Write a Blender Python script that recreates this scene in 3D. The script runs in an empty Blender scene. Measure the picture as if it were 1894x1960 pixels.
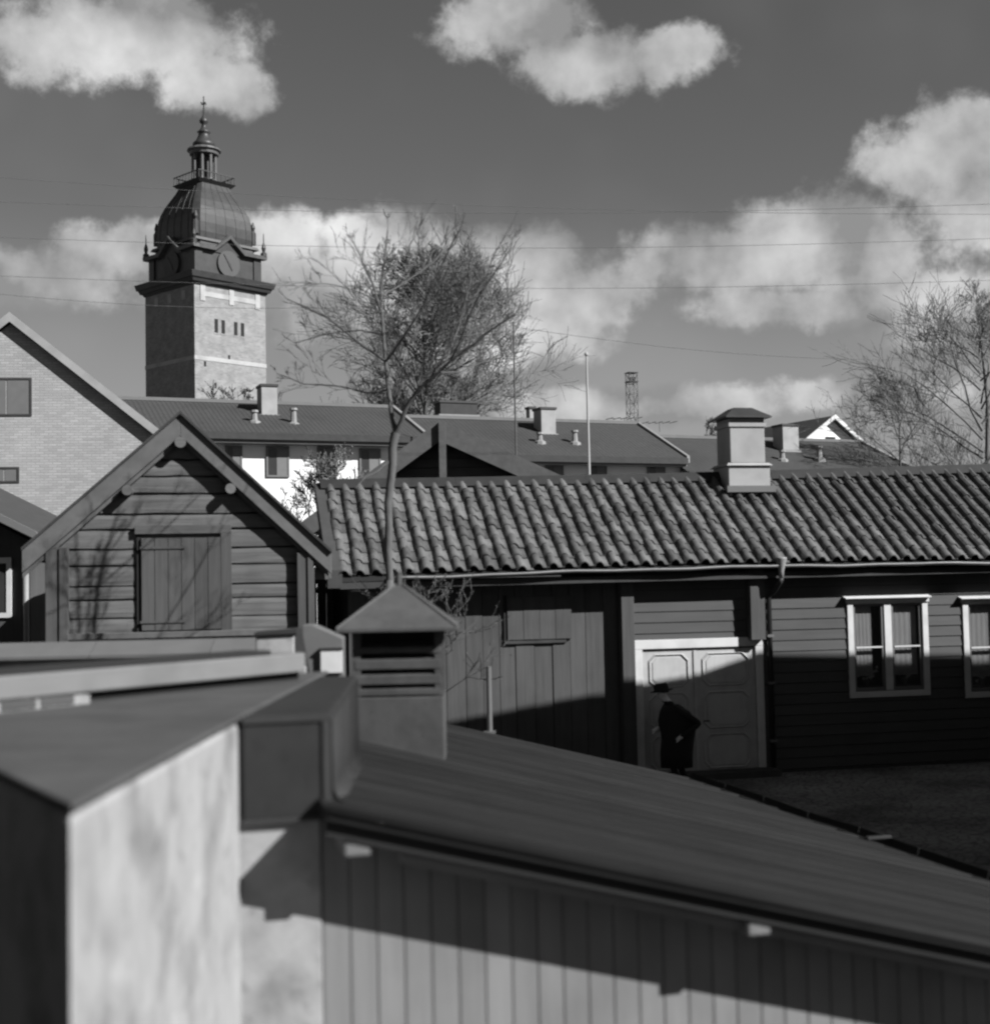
import bpy, math, random
from mathutils import Vector, Matrix
R = math.radians
SC = bpy.context.scene
COL = SC.collection

# ------------------------------------------------------------------ camera
EYE = 3.7
CPX, CPY, F = 947.0, 980.0, 2602.0        # principal point and focal length for a 1894 x 1960 picture
PITCH, ROLL = 3.08, 1.15
cam_d = bpy.data.cameras.new('camera')
cam = bpy.data.objects.new('camera', cam_d); COL.objects.link(cam)
CROT = Matrix.Rotation(R(90 + PITCH), 3, 'X') @ Matrix.Rotation(R(-ROLL), 3, 'Z')
cam.matrix_world = Matrix.Translation((0, 0, EYE)) @ CROT.to_4x4()
cam_d.sensor_fit = 'HORIZONTAL'; cam_d.sensor_width = 36.0
cam_d.lens = 36.0 * F / 1894.0
cam_d.clip_start = 0.05; cam_d.clip_end = 6000
cam_d.dof.use_dof = True; cam_d.dof.focus_distance = 60.0; cam_d.dof.aperture_fstop = 1.3
SC.camera = cam
SC.cycles.pixel_filter_type = 'BLACKMAN_HARRIS'; SC.cycles.filter_width = 2.3
SC.cycles.max_bounces = 5; SC.cycles.diffuse_bounces = 3; SC.cycles.glossy_bounces = 3

# ------------------------------------------------------------------ light
SUN_AZ, SUN_EL = 62.0, 36.0               # degrees to the right of straight behind the camera
sv = Vector((math.sin(R(SUN_AZ)) * math.cos(R(SUN_EL)), -math.cos(R(SUN_AZ)) * math.cos(R(SUN_EL)), math.sin(R(SUN_EL))))
sun_d = bpy.data.lights.new('sun', 'SUN'); sun_d.energy = 5.0; sun_d.angle = R(0.5); sun_d.color = (1, 1, 1)
sun = bpy.data.objects.new('sun', sun_d); COL.objects.link(sun)
sun.rotation_euler = sv.to_track_quat('Z', 'Y').to_euler()
sun.location = sv * 80
SC.view_settings.view_transform = 'Standard'; SC.view_settings.look = 'None'
SC.view_settings.exposure = 1.1; SC.view_settings.gamma = 1.0
SC.view_settings.use_curve_mapping = False

def ray(u, v):
    d = CROT @ Vector(((u - CPX) / F, -(v - CPY) / F, -1.0))
    return d
def at(u, v, Y):
    d = ray(u, v)
    return Vector((0, 0, EYE)) + d * (Y / d.y)

# ------------------------------------------------------------------ sky: clear sky seen through a filter, with fair-weather clouds
world = bpy.data.worlds.new('World'); SC.world = world; world.use_nodes = True
NT = world.node_tree; NT.nodes.clear()
def N(t, **kw):
    n = NT.nodes.new(t)
    for k, v in kw.items(): setattr(n, k, v)
    return n
def setin(sock, v):
    if isinstance(v, bpy.types.NodeSocket): NT.links.new(v, sock)
    else: sock.default_value = v
def M_(op, a, b=0.0, c=None, clamp=False):
    n = N('ShaderNodeMath', operation=op); n.use_clamp = clamp
    setin(n.inputs[0], a); setin(n.inputs[1], b)
    if c is not None: setin(n.inputs[2], c)
    return n.outputs[0]
def V_(op, a, b):
    n = N('ShaderNodeVectorMath', operation=op); setin(n.inputs[0], a); setin(n.inputs[1], b)
    return n.outputs['Value'] if op == 'LENGTH' else n.outputs[0]
def MR(v, a, b, c, d, smooth=True):
    n = N('ShaderNodeMapRange'); n.interpolation_type = 'SMOOTHSTEP' if smooth else 'LINEAR'
    setin(n.inputs[0], v)
    for i, x in enumerate((a, b, c, d)): n.inputs[1 + i].default_value = x
    return n.outputs[0]
def build_world():
    sky = N('ShaderNodeTexSky', sky_type='NISHITA'); sky.sun_disc = False
    sky.sun_elevation = R(SUN_EL); sky.sun_rotation = math.atan2(sv.x, sv.y)
    sky.air_density = 1.0; sky.dust_density = 0.3; sky.ozone_density = 1.0
    sep = N('ShaderNodeSeparateColor'); NT.links.new(sky.outputs[0], sep.inputs[0])
    red = sep.outputs[0]                                   # orange filter on black-and-white film
    clear = M_('ADD', M_('MULTIPLY', red, 0.75), M_('MULTIPLY', sep.outputs[1], 0.2))
    tc = N('ShaderNodeTexCoord'); g = tc.outputs['Generated']
    sx = N('ShaderNodeSeparateXYZ'); NT.links.new(g, sx.inputs[0])
    az = M_('MULTIPLY', M_('ARCTAN2', sx.outputs[0], sx.outputs[1]), 180 / math.pi)
    el = M_('MULTIPLY', M_('ARCSINE', sx.outputs[2]), 180 / math.pi)
    az = M_('SUBTRACT', M_('PINGPONG', M_('ADD', az, 22.0), 44.0), 22.0)   # the same cloud field goes on all round
    def noise(scale, detail, rough, off):
        m = N('ShaderNodeMapping'); NT.links.new(g, m.inputs[0]); m.inputs['Location'].default_value = off
        n = N('ShaderNodeTexNoise'); n.inputs['Scale'].default_value = scale; n.inputs['Detail'].default_value = detail
        n.inputs['Roughness'].default_value = rough; NT.links.new(m.outputs[0], n.inputs['Vector']); return n
    n1 = noise(9, 4, 0.5, (3, 1, 7)); n2 = noise(20, 8, 0.63, (1, 5, 2)); n3 = noise(5, 3, 0.55, (9, 2, 4))
    warp = N('ShaderNodeVectorMath', operation='MULTIPLY_ADD')
    NT.links.new(n1.outputs['Color'], warp.inputs[0]); warp.inputs[1].default_value = (2.6, 2.2, 0)
    cmb = N('ShaderNodeCombineXYZ'); setin(cmb.inputs[0], M_('SUBTRACT', az, 1.3)); setin(cmb.inputs[1], M_('SUBTRACT', el, 1.1))
    NT.links.new(cmb.outputs[0], warp.inputs[2])
    pos = warp.outputs[0]
    blobs = [(260,75,220,90),(400,165,120,66),(70,75,150,80),(1000,55,180,75),(1130,130,180,80),(1280,115,120,56),
             (1810,295,200,100),(1900,380,170,130),(1560,440,200,105),(1390,490,290,85),(1660,490,150,95),
             (1840,560,200,66),(1500,590,260,48),(570,470,120,75),(705,470,125,80),(640,570,250,115),(1010,500,125,80),
             (1095,570,170,90),(960,640,260,80),(240,505,130,66),(100,545,220,70),
             (1740,645,110,42),(1250,775,560,40)]
    def field(p):
        cur = None
        for (u, v, ru, rv) in blobs:
            d = ray(u, v).normalized()
            a, e = math.degrees(math.atan2(d.x, d.y)), math.degrees(math.asin(d.z))
            s = V_('SUBTRACT', p, (a, e, 0)); s = V_('MULTIPLY', s, (45.4 / ru, 45.4 / rv, 0)); l = V_('LENGTH', s, (0, 0, 0))
            cur = l if cur is None else M_('SMOOTH_MIN', cur, l, 0.15)
        return M_('SUBTRACT', 1.0, cur)
    f0 = field(pos)
    n1b = noise(9, 4, 0.5, (3 + .025, 1 - .012, 7 + .04))
    det = M_('MULTIPLY', M_('SUBTRACT', n2.outputs[0], 0.5), 2.0)
    d0 = M_('ADD', f0, det)
    cover = MR(d0, -0.10, 0.40, 0, 1)
    thin = MR(n3.outputs[0], 0.45, 0.75, 0.0, 0.22)
    hz = MR(el, 16.0, 4.0, 0.0, 0.85)
    relief = M_('ADD', M_('MULTIPLY', M_('SUBTRACT', n1.outputs[0], n1b.outputs[0]), 1.2), M_('MULTIPLY', M_('SUBTRACT', n2.outputs[0], 0.5), 0.30))
    bright = M_('ADD', MR(d0, -0.1, 1.0, 0.36, 0.45), relief)
    bright = M_('MAXIMUM', bright, 0.27)
    base = M_('MULTIPLY', clear, SKY_K)
    low = M_('ADD', M_('MULTIPLY', base, M_('SUBTRACT', 1.0, hz)), M_('MULTIPLY', hz, 0.155))
    low = M_('ADD', low, M_('MULTIPLY', thin, 0.06))
    tot = M_('ADD', M_('MULTIPLY', low, M_('SUBTRACT', 1.0, cover)), M_('MULTIPLY', M_('MULTIPLY', bright, CLOUD_K), cover))
    cc = N('ShaderNodeCombineColor')
    for i in range(3): setin(cc.inputs[i], tot)
    bg = N('ShaderNodeBackground'); NT.links.new(cc.outputs[0], bg.inputs[0]); bg.inputs[1].default_value = 1.0
    out = N('ShaderNodeOutputWorld'); NT.links.new(bg.outputs[0], out.inputs[0])
SKY_K, CLOUD_K = 0.034, 0.50
build_world()
world.cycles.sampling_method = 'MANUAL'; world.cycles.sample_map_resolution = 256

# ------------------------------------------------------------------ materials (all neutral: a black-and-white print)
MATS = {}
def mat(name, v, var=0.15, scale=(3, 3, 3), rough=0.8, bump=0.25, rnd=0.12, stain=0.0, stain_scale=1.2, metal=0.0, detail=6, spots=0.0, spot_scale=9.0, cobble=0.0):
    m = bpy.data.materials.new(name); m.use_nodes = True
    t = m.node_tree; b = t.nodes['Principled BSDF']
    b.inputs['Roughness'].default_value = rough; b.inputs['Metallic'].default_value = metal
    b.inputs['Specular IOR Level'].default_value = 0.3
    tc = t.nodes.new('ShaderNodeTexCoord'); oi = t.nodes.new('ShaderNodeObjectInfo')
    mp = t.nodes.new('ShaderNodeMapping'); mp.inputs['Scale'].default_value = scale
    t.links.new(tc.outputs['Object'], mp.inputs[0])
    ofs = t.nodes.new('ShaderNodeMath'); ofs.operation = 'MULTIPLY'; ofs.inputs[1].default_value = 37.0
    t.links.new(oi.outputs['Random'], ofs.inputs[0])
    no = t.nodes.new('ShaderNodeTexNoise'); no.noise_dimensions = '4D'
    no.inputs['Detail'].default_value = detail; no.inputs['Scale'].default_value = 1.0; no.inputs['Roughness'].default_value = 0.6
    t.links.new(mp.outputs[0], no.inputs['Vector']); t.links.new(ofs.outputs[0], no.inputs['W'])
    def mth(op, a, c):
        n = t.nodes.new('ShaderNodeMath'); n.operation = op
        for i, x in enumerate((a, c)):
            if isinstance(x, bpy.types.NodeSocket): t.links.new(x, n.inputs[i])
            else: n.inputs[i].default_value = x
        return n.outputs[0]
    f = mth('MULTIPLY', mth('SUBTRACT', no.outputs[0], 0.5), 4 * var)
    f = mth('ADD', f, 1.0)
    f = mth('ADD', f, mth('MULTIPLY', mth('SUBTRACT', oi.outputs['Random'], 0.5), 2 * rnd))
    if stain:
        n2 = t.nodes.new('ShaderNodeTexNoise'); n2.inputs['Scale'].default_value = stain_scale; n2.inputs['Detail'].default_value = 5
        t.links.new(tc.outputs['Object'], n2.inputs['Vector'])
        mr = t.nodes.new('ShaderNodeMapRange'); mr.inputs[1].default_value = 0.48; mr.inputs[2].default_value = 0.68
        mr.inputs[3].default_value = 1.0; mr.inputs[4].default_value = 1.0 - stain
        t.links.new(n2.outputs[0], mr.inputs[0]); f = mth('MULTIPLY', f, mr.outputs[0])
    if spots:                                             # flaked and dirty patches
        n3 = t.nodes.new('ShaderNodeTexNoise'); n3.inputs['Scale'].default_value = spot_scale; n3.inputs['Detail'].default_value = 3
        t.links.new(tc.outputs['Object'], n3.inputs['Vector'])
        for lo, hi, amt in ((0.60, 0.68, -spots), (0.38, 0.31, spots * .7)):
            mr = t.nodes.new('ShaderNodeMapRange'); mr.inputs[1].default_value = lo; mr.inputs[2].default_value = hi
            mr.inputs[3].default_value = 1.0; mr.inputs[4].default_value = 1.0 + amt
            t.links.new(n3.outputs[0], mr.inputs[0]); f = mth('MULTIPLY', f, mr.outputs[0])
    hgt = no.outputs[0]
    if cobble:
        vo = t.nodes.new('ShaderNodeTexVoronoi'); vo.feature = 'DISTANCE_TO_EDGE'; vo.inputs['Scale'].default_value = cobble
        t.links.new(tc.outputs['Object'], vo.inputs['Vector'])
        mr = t.nodes.new('ShaderNodeMapRange'); mr.inputs[1].default_value = 0.0; mr.inputs[2].default_value = 0.12; mr.inputs[3].default_value = 0.35; mr.inputs[4].default_value = 1.15
        t.links.new(vo.outputs['Distance'], mr.inputs[0]); f = mth('MULTIPLY', f, mr.outputs[0]); hgt = mth('ADD', hgt, mr.outputs[0])
    f = mth('MULTIPLY', f, v); f = mth('MAXIMUM', f, 0.004)
    cc = t.nodes.new('ShaderNodeCombineColor')
    for i in range(3): t.links.new(f, cc.inputs[i])
    t.links.new(cc.outputs[0], b.inputs['Base Color'])
    if bump:
        bp = t.nodes.new('ShaderNodeBump'); bp.inputs['Strength'].default_value = bump; bp.inputs['Distance'].default_value = 0.02
        t.links.new(hgt, bp.inputs['Height']); t.links.new(bp.outputs[0], b.inputs['Normal'])
    MATS[name] = m; return m
def brick_mat(name, v, mortar, w, h, var=0.3, msize=0.012, stain=0.25, bias=0.0):
    m = bpy.data.materials.new(name); m.use_nodes = True
    t = m.node_tree; b = t.nodes['Principled BSDF']; b.inputs['Roughness'].default_value = 0.9
    b.inputs['Specular IOR Level'].default_value = 0.2
    tc = t.nodes.new('ShaderNodeTexCoord'); s = t.nodes.new('ShaderNodeSeparateXYZ'); t.links.new(tc.outputs['Object'], s.inputs[0])
    a = t.nodes.new('ShaderNodeMath'); a.operation = 'ADD'; t.links.new(s.outputs[0], a.inputs[0]); t.links.new(s.outputs[1], a.inputs[1])
    c = t.nodes.new('ShaderNodeCombineXYZ'); t.links.new(a.outputs[0], c.inputs[0]); t.links.new(s.outputs[2], c.inputs[1])
    br = t.nodes.new('ShaderNodeTexBrick'); t.links.new(c.outputs[0], br.inputs['Vector'])
    br.inputs['Color1'].default_value = (v * (1 - var),) * 3 + (1,); br.inputs['Color2'].default_value = (v * (1 + var),) * 3 + (1,)
    br.inputs['Mortar'].default_value = (mortar,) * 3 + (1,); br.inputs['Scale'].default_value = 1.0
    br.inputs['Brick Width'].default_value = w; br.inputs['Row Height'].default_value = h; br.inputs['Mortar Size'].default_value = msize
    br.inputs['Bias'].default_value = bias
    n2 = t.nodes.new('ShaderNodeTexNoise'); n2.inputs['Scale'].default_value = 0.8; n2.inputs['Detail'].default_value = 8; t.links.new(tc.outputs['Object'], n2.inputs['Vector'])
    mr = t.nodes.new('ShaderNodeMapRange'); mr.inputs[1].default_value = 0.3; mr.inputs[2].default_value = 0.7
    mr.inputs[3].default_value = 1 + stain * 0.6; mr.inputs[4].default_value = 1 - stain
    t.links.new(n2.outputs[0], mr.inputs[0])
    mx = t.nodes.new('ShaderNodeVectorMath'); mx.operation = 'SCALE'; t.links.new(br.outputs[0], mx.inputs[0]); t.links.new(mr.outputs[0], mx.inputs['Scale'])
    t.links.new(mx.outputs[0], b.inputs['Base Color'])
    bp = t.nodes.new('ShaderNodeBump'); bp.inputs['Strength'].default_value = 0.5; bp.inputs['Distance'].default_value = 0.01
    bp.invert = True; t.links.new(br.outputs['Fac'], bp.inputs['Height']); t.links.new(bp.outputs[0], b.inputs['Normal'])
    MATS[name] = m; return m

mat('plank_h', 0.058, 0.22, (0.9, 9, 14), 0.85, 0.5, 0.10, stain=0.25, stain_scale=0.9)       # red-painted wood, horizontal grain
mat('plank_v', 0.052, 0.20, (12, 9, 0.9), 0.85, 0.4, 0.10, stain=0.25, stain_scale=0.8)       # red-painted wood, upright grain
mat('log', 0.083, 0.28, (0.8, 8, 16), 0.9, 0.8, 0.08, stain=0.25, stain_scale=1.1)
mat('trim_wood', 0.075, 0.18, (6, 6, 6), 0.8, 0.3, 0.06, stain=0.15, stain_scale=2)
mat('log_end', 0.10, 0.2, (14, 14, 14), 0.8, 0.3, 0.1)
mat('dark_wood', 0.03, 0.25, (4, 4, 4), 0.85, 0.3, 0.1)
mat('dark_joint', 0.012, 0.1, (3, 3, 3), 0.9, 0.0, 0)
mat('house_board', 0.046, 0.12, (0.8, 6, 10), 0.75, 0.25, 0.06, stain=0.12, stain_scale=1.0)
mat('white_paint', 0.42, 0.06, (5, 5, 5), 0.55, 0.15, 0.03, stain=0.12, stain_scale=3)
mat('tile', 0.07, 0.38, (7, 7, 7), 0.85, 0.5, 0.38, stain=0.5, stain_scale=2.5, spots=0.25, spot_scale=22)
mat('deck', 0.015, 0.2, (3, 3, 3), 0.9, 0.2, 0)
mat('sheet_metal', 0.05, 0.16, (5, 5, 1.2), 0.6, 0.15, 0.06, stain=0.3, stain_scale=3.0, spots=0.15, spot_scale=16)
mat('roof_felt', 0.0105, 0.30, (0.5, 7, 2), 0.8, 0.4, 0.22, stain=0.3, stain_scale=1.3, spots=0.15, spot_scale=6)
mat('dark_metal', 0.025, 0.2, (3, 3, 3), 0.5, 0.1, 0.05)
mat('panel_metal', 0.021, 0.12, (3, 3, 3), 0.6, 0.08, 0.0, stain=0.2, stain_scale=4, spots=0.12, spot_scale=12)
mat('zinc', 0.17, 0.15, (4, 4, 4), 0.5, 0.1, 0.05)
mat('tin_grey', 0.09, 0.12, (3, 3, 3), 0.55, 0.1, 0.05)
mat('plaster', 0.225, 0.20, (3.2, 3.2, 2.6), 0.9, 0.6, 0.0, stain=0.40, stain_scale=2.4, detail=9, spots=0.22, spot_scale=7)
mat('cement', 0.055, 0.16, (2.5, 2.5, 2.5), 0.9, 0.5, 0.0, stain=0.25, stain_scale=1.3, detail=9, spots=0.12, spot_scale=11)
mat('light_board', 0.12, 0.14, (1.2, 6, 6), 0.8, 0.3, 0.04, stain=0.2, stain_scale=1.5)
mat('fence_board', 0.138, 0.12, (10, 8, 0.8), 0.75, 0.3, 0.09, stain=0.18, stain_scale=1.5)
mat('render_white', 0.55, 0.03, (2, 2, 2), 0.9, 0.05, 0.0, stain=0.05, stain_scale=0.4)
mat('render_cream', 0.235, 0.08, (2, 2, 2), 0.9, 0.1, 0.0, stain=0.15, stain_scale=1.5)
mat('far_tile', 0.034, 0.22, (4, 4, 4), 0.8, 0.2, 0.05, stain=0.2, stain_scale=0.3)
mat('glass', 0.03, 0.2, (1, 1, 1), 0.06, 0.0, 0.1)
mat('shutter', 0.1, 0.1, (4, 4, 4), 0.6, 0.1, 0.03)
mat('curtain', 0.24, 0.15, (6, 2, 2), 0.9, 0.2, 0.05)
mat('copper', 0.03, 0.3, (1.2, 1.2, 1.2), 0.45, 0.15, 0.05, stain=0.3, stain_scale=0.25)
mat('copper_pale', 0.07, 0.25, (1.2, 1.2, 1.2), 0.5, 0.1, 0.0)
mat('stone_band', 0.27, 0.12, (1, 1, 1), 0.85, 0.1, 0.0, stain=0.2, stain_scale=.6)
mat('bark', 0.07, 0.3, (20, 20, 6), 0.9, 0.4, 0.0)
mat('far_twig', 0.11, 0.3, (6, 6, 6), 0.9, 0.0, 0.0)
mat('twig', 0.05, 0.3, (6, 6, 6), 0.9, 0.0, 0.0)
mat('ground', 0.045, 0.35, (1.2, 1.2, 1.2), 0.9, 0.6, 0.0, stain=0.4, stain_scale=0.5)
mat('cobbles', 0.13, 0.35, (1.2, 1.2, 1.2), 0.9, 0.8, 0.0, stain=0.6, stain_scale=0.6, cobble=6.5)
mat('bounce_dark', 0.03, 0.35, (3, 3, 3), 0.95, 0.8, 0.0, stain=0.3, stain_scale=0.8)  # dark tone for the added sheet that cuts ground bounce
mat('door_paint', 0.30, 0.08, (8, 3, 1.2), 0.6, 0.2, 0.03, stain=0.15, stain_scale=3)
mat('coat', 0.012, 0.2, (6, 6, 6), 0.95, 0.2, 0.0)
mat('skin', 0.5, 0.05, (6, 6, 6), 0.6, 0.1, 0.0)
mat('brick_red', 0.05, 0.12, (8, 8, 20), 0.9, 0.4, 0.2)
mat('leaf', 0.12, 0.3, (8, 8, 8), 0.8, 0.1, 0.0)
mat('wire', 0.12, 0.05, (1, 1, 1), 0.6, 0.0, 0.0)
mat('flag_paint', 0.26, 0.05, (1, 1, 1), 0.5, 0.0, 0.0)
mat('dial', 0.045, 0.1, (1, 1, 1), 0.6, 0.0, 0.0)
brick_mat('brick_pale', 0.26, 0.20, 0.26, 0.083, 0.12, 0.010, 0.10)
for n_ in ('roof_felt', 'panel_metal', 'cement'): MATS[n_].node_tree.nodes['Principled BSDF'].inputs['Specular IOR Level'].default_value = 0.12
brick_mat('brick_tower', 0.178, 0.19, 0.55, 0.22, 0.15, 0.03, 0.20)

# ------------------------------------------------------------------ mesh helpers
class MB:
    def __init__(s): s.v = []; s.f = []
    def hexa(s, p):                       # 4 bottom (ccw from above), 4 top
        i = len(s.v); s.v += [tuple(q) for q in p]
        s.f += [(i, i+3, i+2, i+1), (i+4, i+5, i+6, i+7), (i, i+1, i+5, i+4), (i+1, i+2, i+6, i+5), (i+2, i+3, i+7, i+6), (i+3, i, i+4, i+7)]
        return s
    def box(s, x0, x1, y0, y1, z0, z1):
        return s.hexa([(x0,y0,z0),(x1,y0,z0),(x1,y1,z0),(x0,y1,z0),(x0,y0,z1),(x1,y0,z1),(x1,y1,z1),(x0,y1,z1)])
    def frus(s, cx, cy, a0, b0, z0, a1, b1, z1):   # tapered box, half sizes
        return s.hexa([(cx-a0,cy-b0,z0),(cx+a0,cy-b0,z0),(cx+a0,cy+b0,z0),(cx-a0,cy+b0,z0),(cx-a1,cy-b1,z1),(cx+a1,cy-b1,z1),(cx+a1,cy+b1,z1),(cx-a1,cy+b1,z1)])
    def xz(s, poly, y0, y1):              # polygon in x,z (ccw seen from -y) extruded along y
        i = len(s.v); n = len(poly)
        s.v += [(x, y0, z) for x, z in poly] + [(x, y1, z) for x, z in poly]
        s.f += [tuple(range(i, i+n)), tuple(range(i+2*n-1, i+n-1, -1))]
        for k in range(n):
            l = (k+1) % n; s.f.append((i+k, i+n+k, i+n+l, i+l))
        return s
    def xy(s, poly, z0, z1):              # polygon in x,y (ccw from above) extruded up
        i = len(s.v); n = len(poly)
        s.v += [(x, y, z0) for x, y in poly] + [(x, y, z1) for x, y in poly]
        s.f += [tuple(range(i+n-1, i-1, -1)), tuple(range(i+n, i+2*n))]
        for k in range(n):
            l = (k+1) % n; s.f.append((i+k, i+l, i+n+l, i+n+k))
        return s
    def yz(s, poly, x0, x1):              # polygon in y,z extruded along x
        i = len(s.v); n = len(poly)
        s.v += [(x0, y, z) for y, z in poly] + [(x1, y, z) for y, z in poly]
        s.f += [tuple(range(i+n-1, i-1, -1)), tuple(range(i+n, i+2*n))]
        for k in range(n):
            l = (k+1) % n; s.f.append((i+k, i+l, i+n+l, i+n+k))
        return s
    def tube(s, pts, rad, n=6, caps=True):
        pts = [Vector(p) for p in pts]
        if not isinstance(rad, (list, tuple)): rad = [rad] * len(pts)
        i0 = len(s.v); ref = None
        for k, p in enumerate(pts):
            t = (pts[min(k+1, len(pts)-1)] - pts[max(k-1, 0)])
            if t.length < 1e-9: t = Vector((0, 0, 1))
            t.normalize()
            if ref is None: ref = Vector((1, 0, 0)) if abs(t.x) < 0.8 else Vector((0, 1, 0))
            a = t.cross(ref); a.normalize(); b = t.cross(a); ref = -b if False else ref
            for j in range(n):
                q = 2 * math.pi * j / n
                s.v.append(tuple(p + (a * math.cos(q) + b * math.sin(q)) * rad[k]))
        for k in range(len(pts) - 1):
            for j in range(n):
                l = (j + 1) % n; a = i0 + k * n
                s.f.append((a + j, a + l, a + n + l, a + n + j))
        if caps:
            s.f.append(tuple(range(i0 + n - 1, i0 - 1, -1))); e = i0 + (len(pts) - 1) * n; s.f.append(tuple(range(e, e + n)))
        return s
    def lathe(s, prof, n, cx=0, cy=0, ph=0.0):   # prof: [(r, z)]
        i0 = len(s.v)
        for r, z in prof:
            for j in range(n):
                q = 2 * math.pi * (j + ph) / n; s.v.append((cx + r * math.cos(q), cy + r * math.sin(q), z))
        for k in range(len(prof) - 1):
            for j in range(n):
                l = (j + 1) % n; a = i0 + k * n; s.f.append((a + j, a + l, a + n + l, a + n + j))
        s.f.append(tuple(range(i0 + n - 1, i0 - 1, -1))); e = i0 + (len(prof) - 1) * n; s.f.append(tuple(range(e, e + n)))
        return s
    def mesh(s, name, m):
        me = bpy.data.meshes.new(name); me.from_pydata(s.v, [], s.f); me.materials.append(MATS[m]); me.update(); return me
    def build(s, name, m, parent=None, bevel=0.0, smooth=False):
        o = bpy.data.objects.new(name, s.mesh(name, m)); COL.objects.link(o)
        if parent is not None: o.parent = parent
        if smooth:
            for p in o.data.polygons: p.use_smooth = True
        if bevel:
            b = o.modifiers.new('bevel', 'BEVEL'); b.width = bevel; b.segments = 2; b.limit_method = 'ANGLE'
        return o
def tag(o, label, cat=None, group=None, kind=None):
    if label: o['label'] = label
    if cat: o['category'] = cat
    if group: o['group'] = group
    if kind: o['kind'] = kind
    return o
def thing(name, label, cat, loc=(0, 0, 0), rz=0.0, group=None):
    o = bpy.data.objects.new(name, None); COL.objects.link(o); o.location = loc; o.rotation_euler = (0, 0, rz)
    o.empty_display_size = 0.2
    return tag(o, label, cat, group)
def put(name, me, parent, mtx=None):
    o = bpy.data.objects.new(name, me); COL.objects.link(o); o.parent = parent
    if mtx is not None: o.matrix_local = mtx
    return o
class Frame:                              # a building's own axes: x along its front, y into it, z up
    def __init__(s, x, y, deg): s.o = Vector((x, y, 0)); s.a = R(deg); s.rot = Matrix.Rotation(-s.a, 3, 'Z')
    def px(s, u, v, yl=0.0):              # where a sight line meets the plane y = yl of this building -> local x, z
        d = s.rot @ ray(u, v); c = s.rot @ (Vector((0, 0, EYE)) - s.o)
        k = (yl - c.y) / d.y; p = c + d * k; return p.x, p.z
    def loc(s, p): return s.rot @ (Vector(p) - s.o)
rng = random.Random(11)

# ------------------------------------------------------------------ ground
g = MB(); S = 2500
g.v = [(-S, -S, 0), (S, -S, 0), (S, S, 0), (-S, S, 0)]; g.f = [(0, 1, 2, 3)]
tag(g.build('ground', 'ground'), None, kind='structure')
def sheet(name, m, poly, z):
    q = MB(); q.v = [(x, y, z) for x, y in poly]; q.f = [tuple(range(len(poly)))]
    return tag(q.build(name, m), None, kind='structure')
sheet('yard', 'cobbles', [(2.2, 18.6), (5.3, 8.2), (19, 11.5), (17, 30), (-4, 26.5), (-3.6, 20)], .004)
sheet('bounce_cut_sheet', 'bounce_dark', [(-9.5, -2.1), (7.0, -2.6), (6.6, 8.3), (-.8, 6.6), (-1.2, 3.9), (-8.5, 5.5)], .004)  # unseen dark sheet added to cut light bouncing onto the board wall

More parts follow.
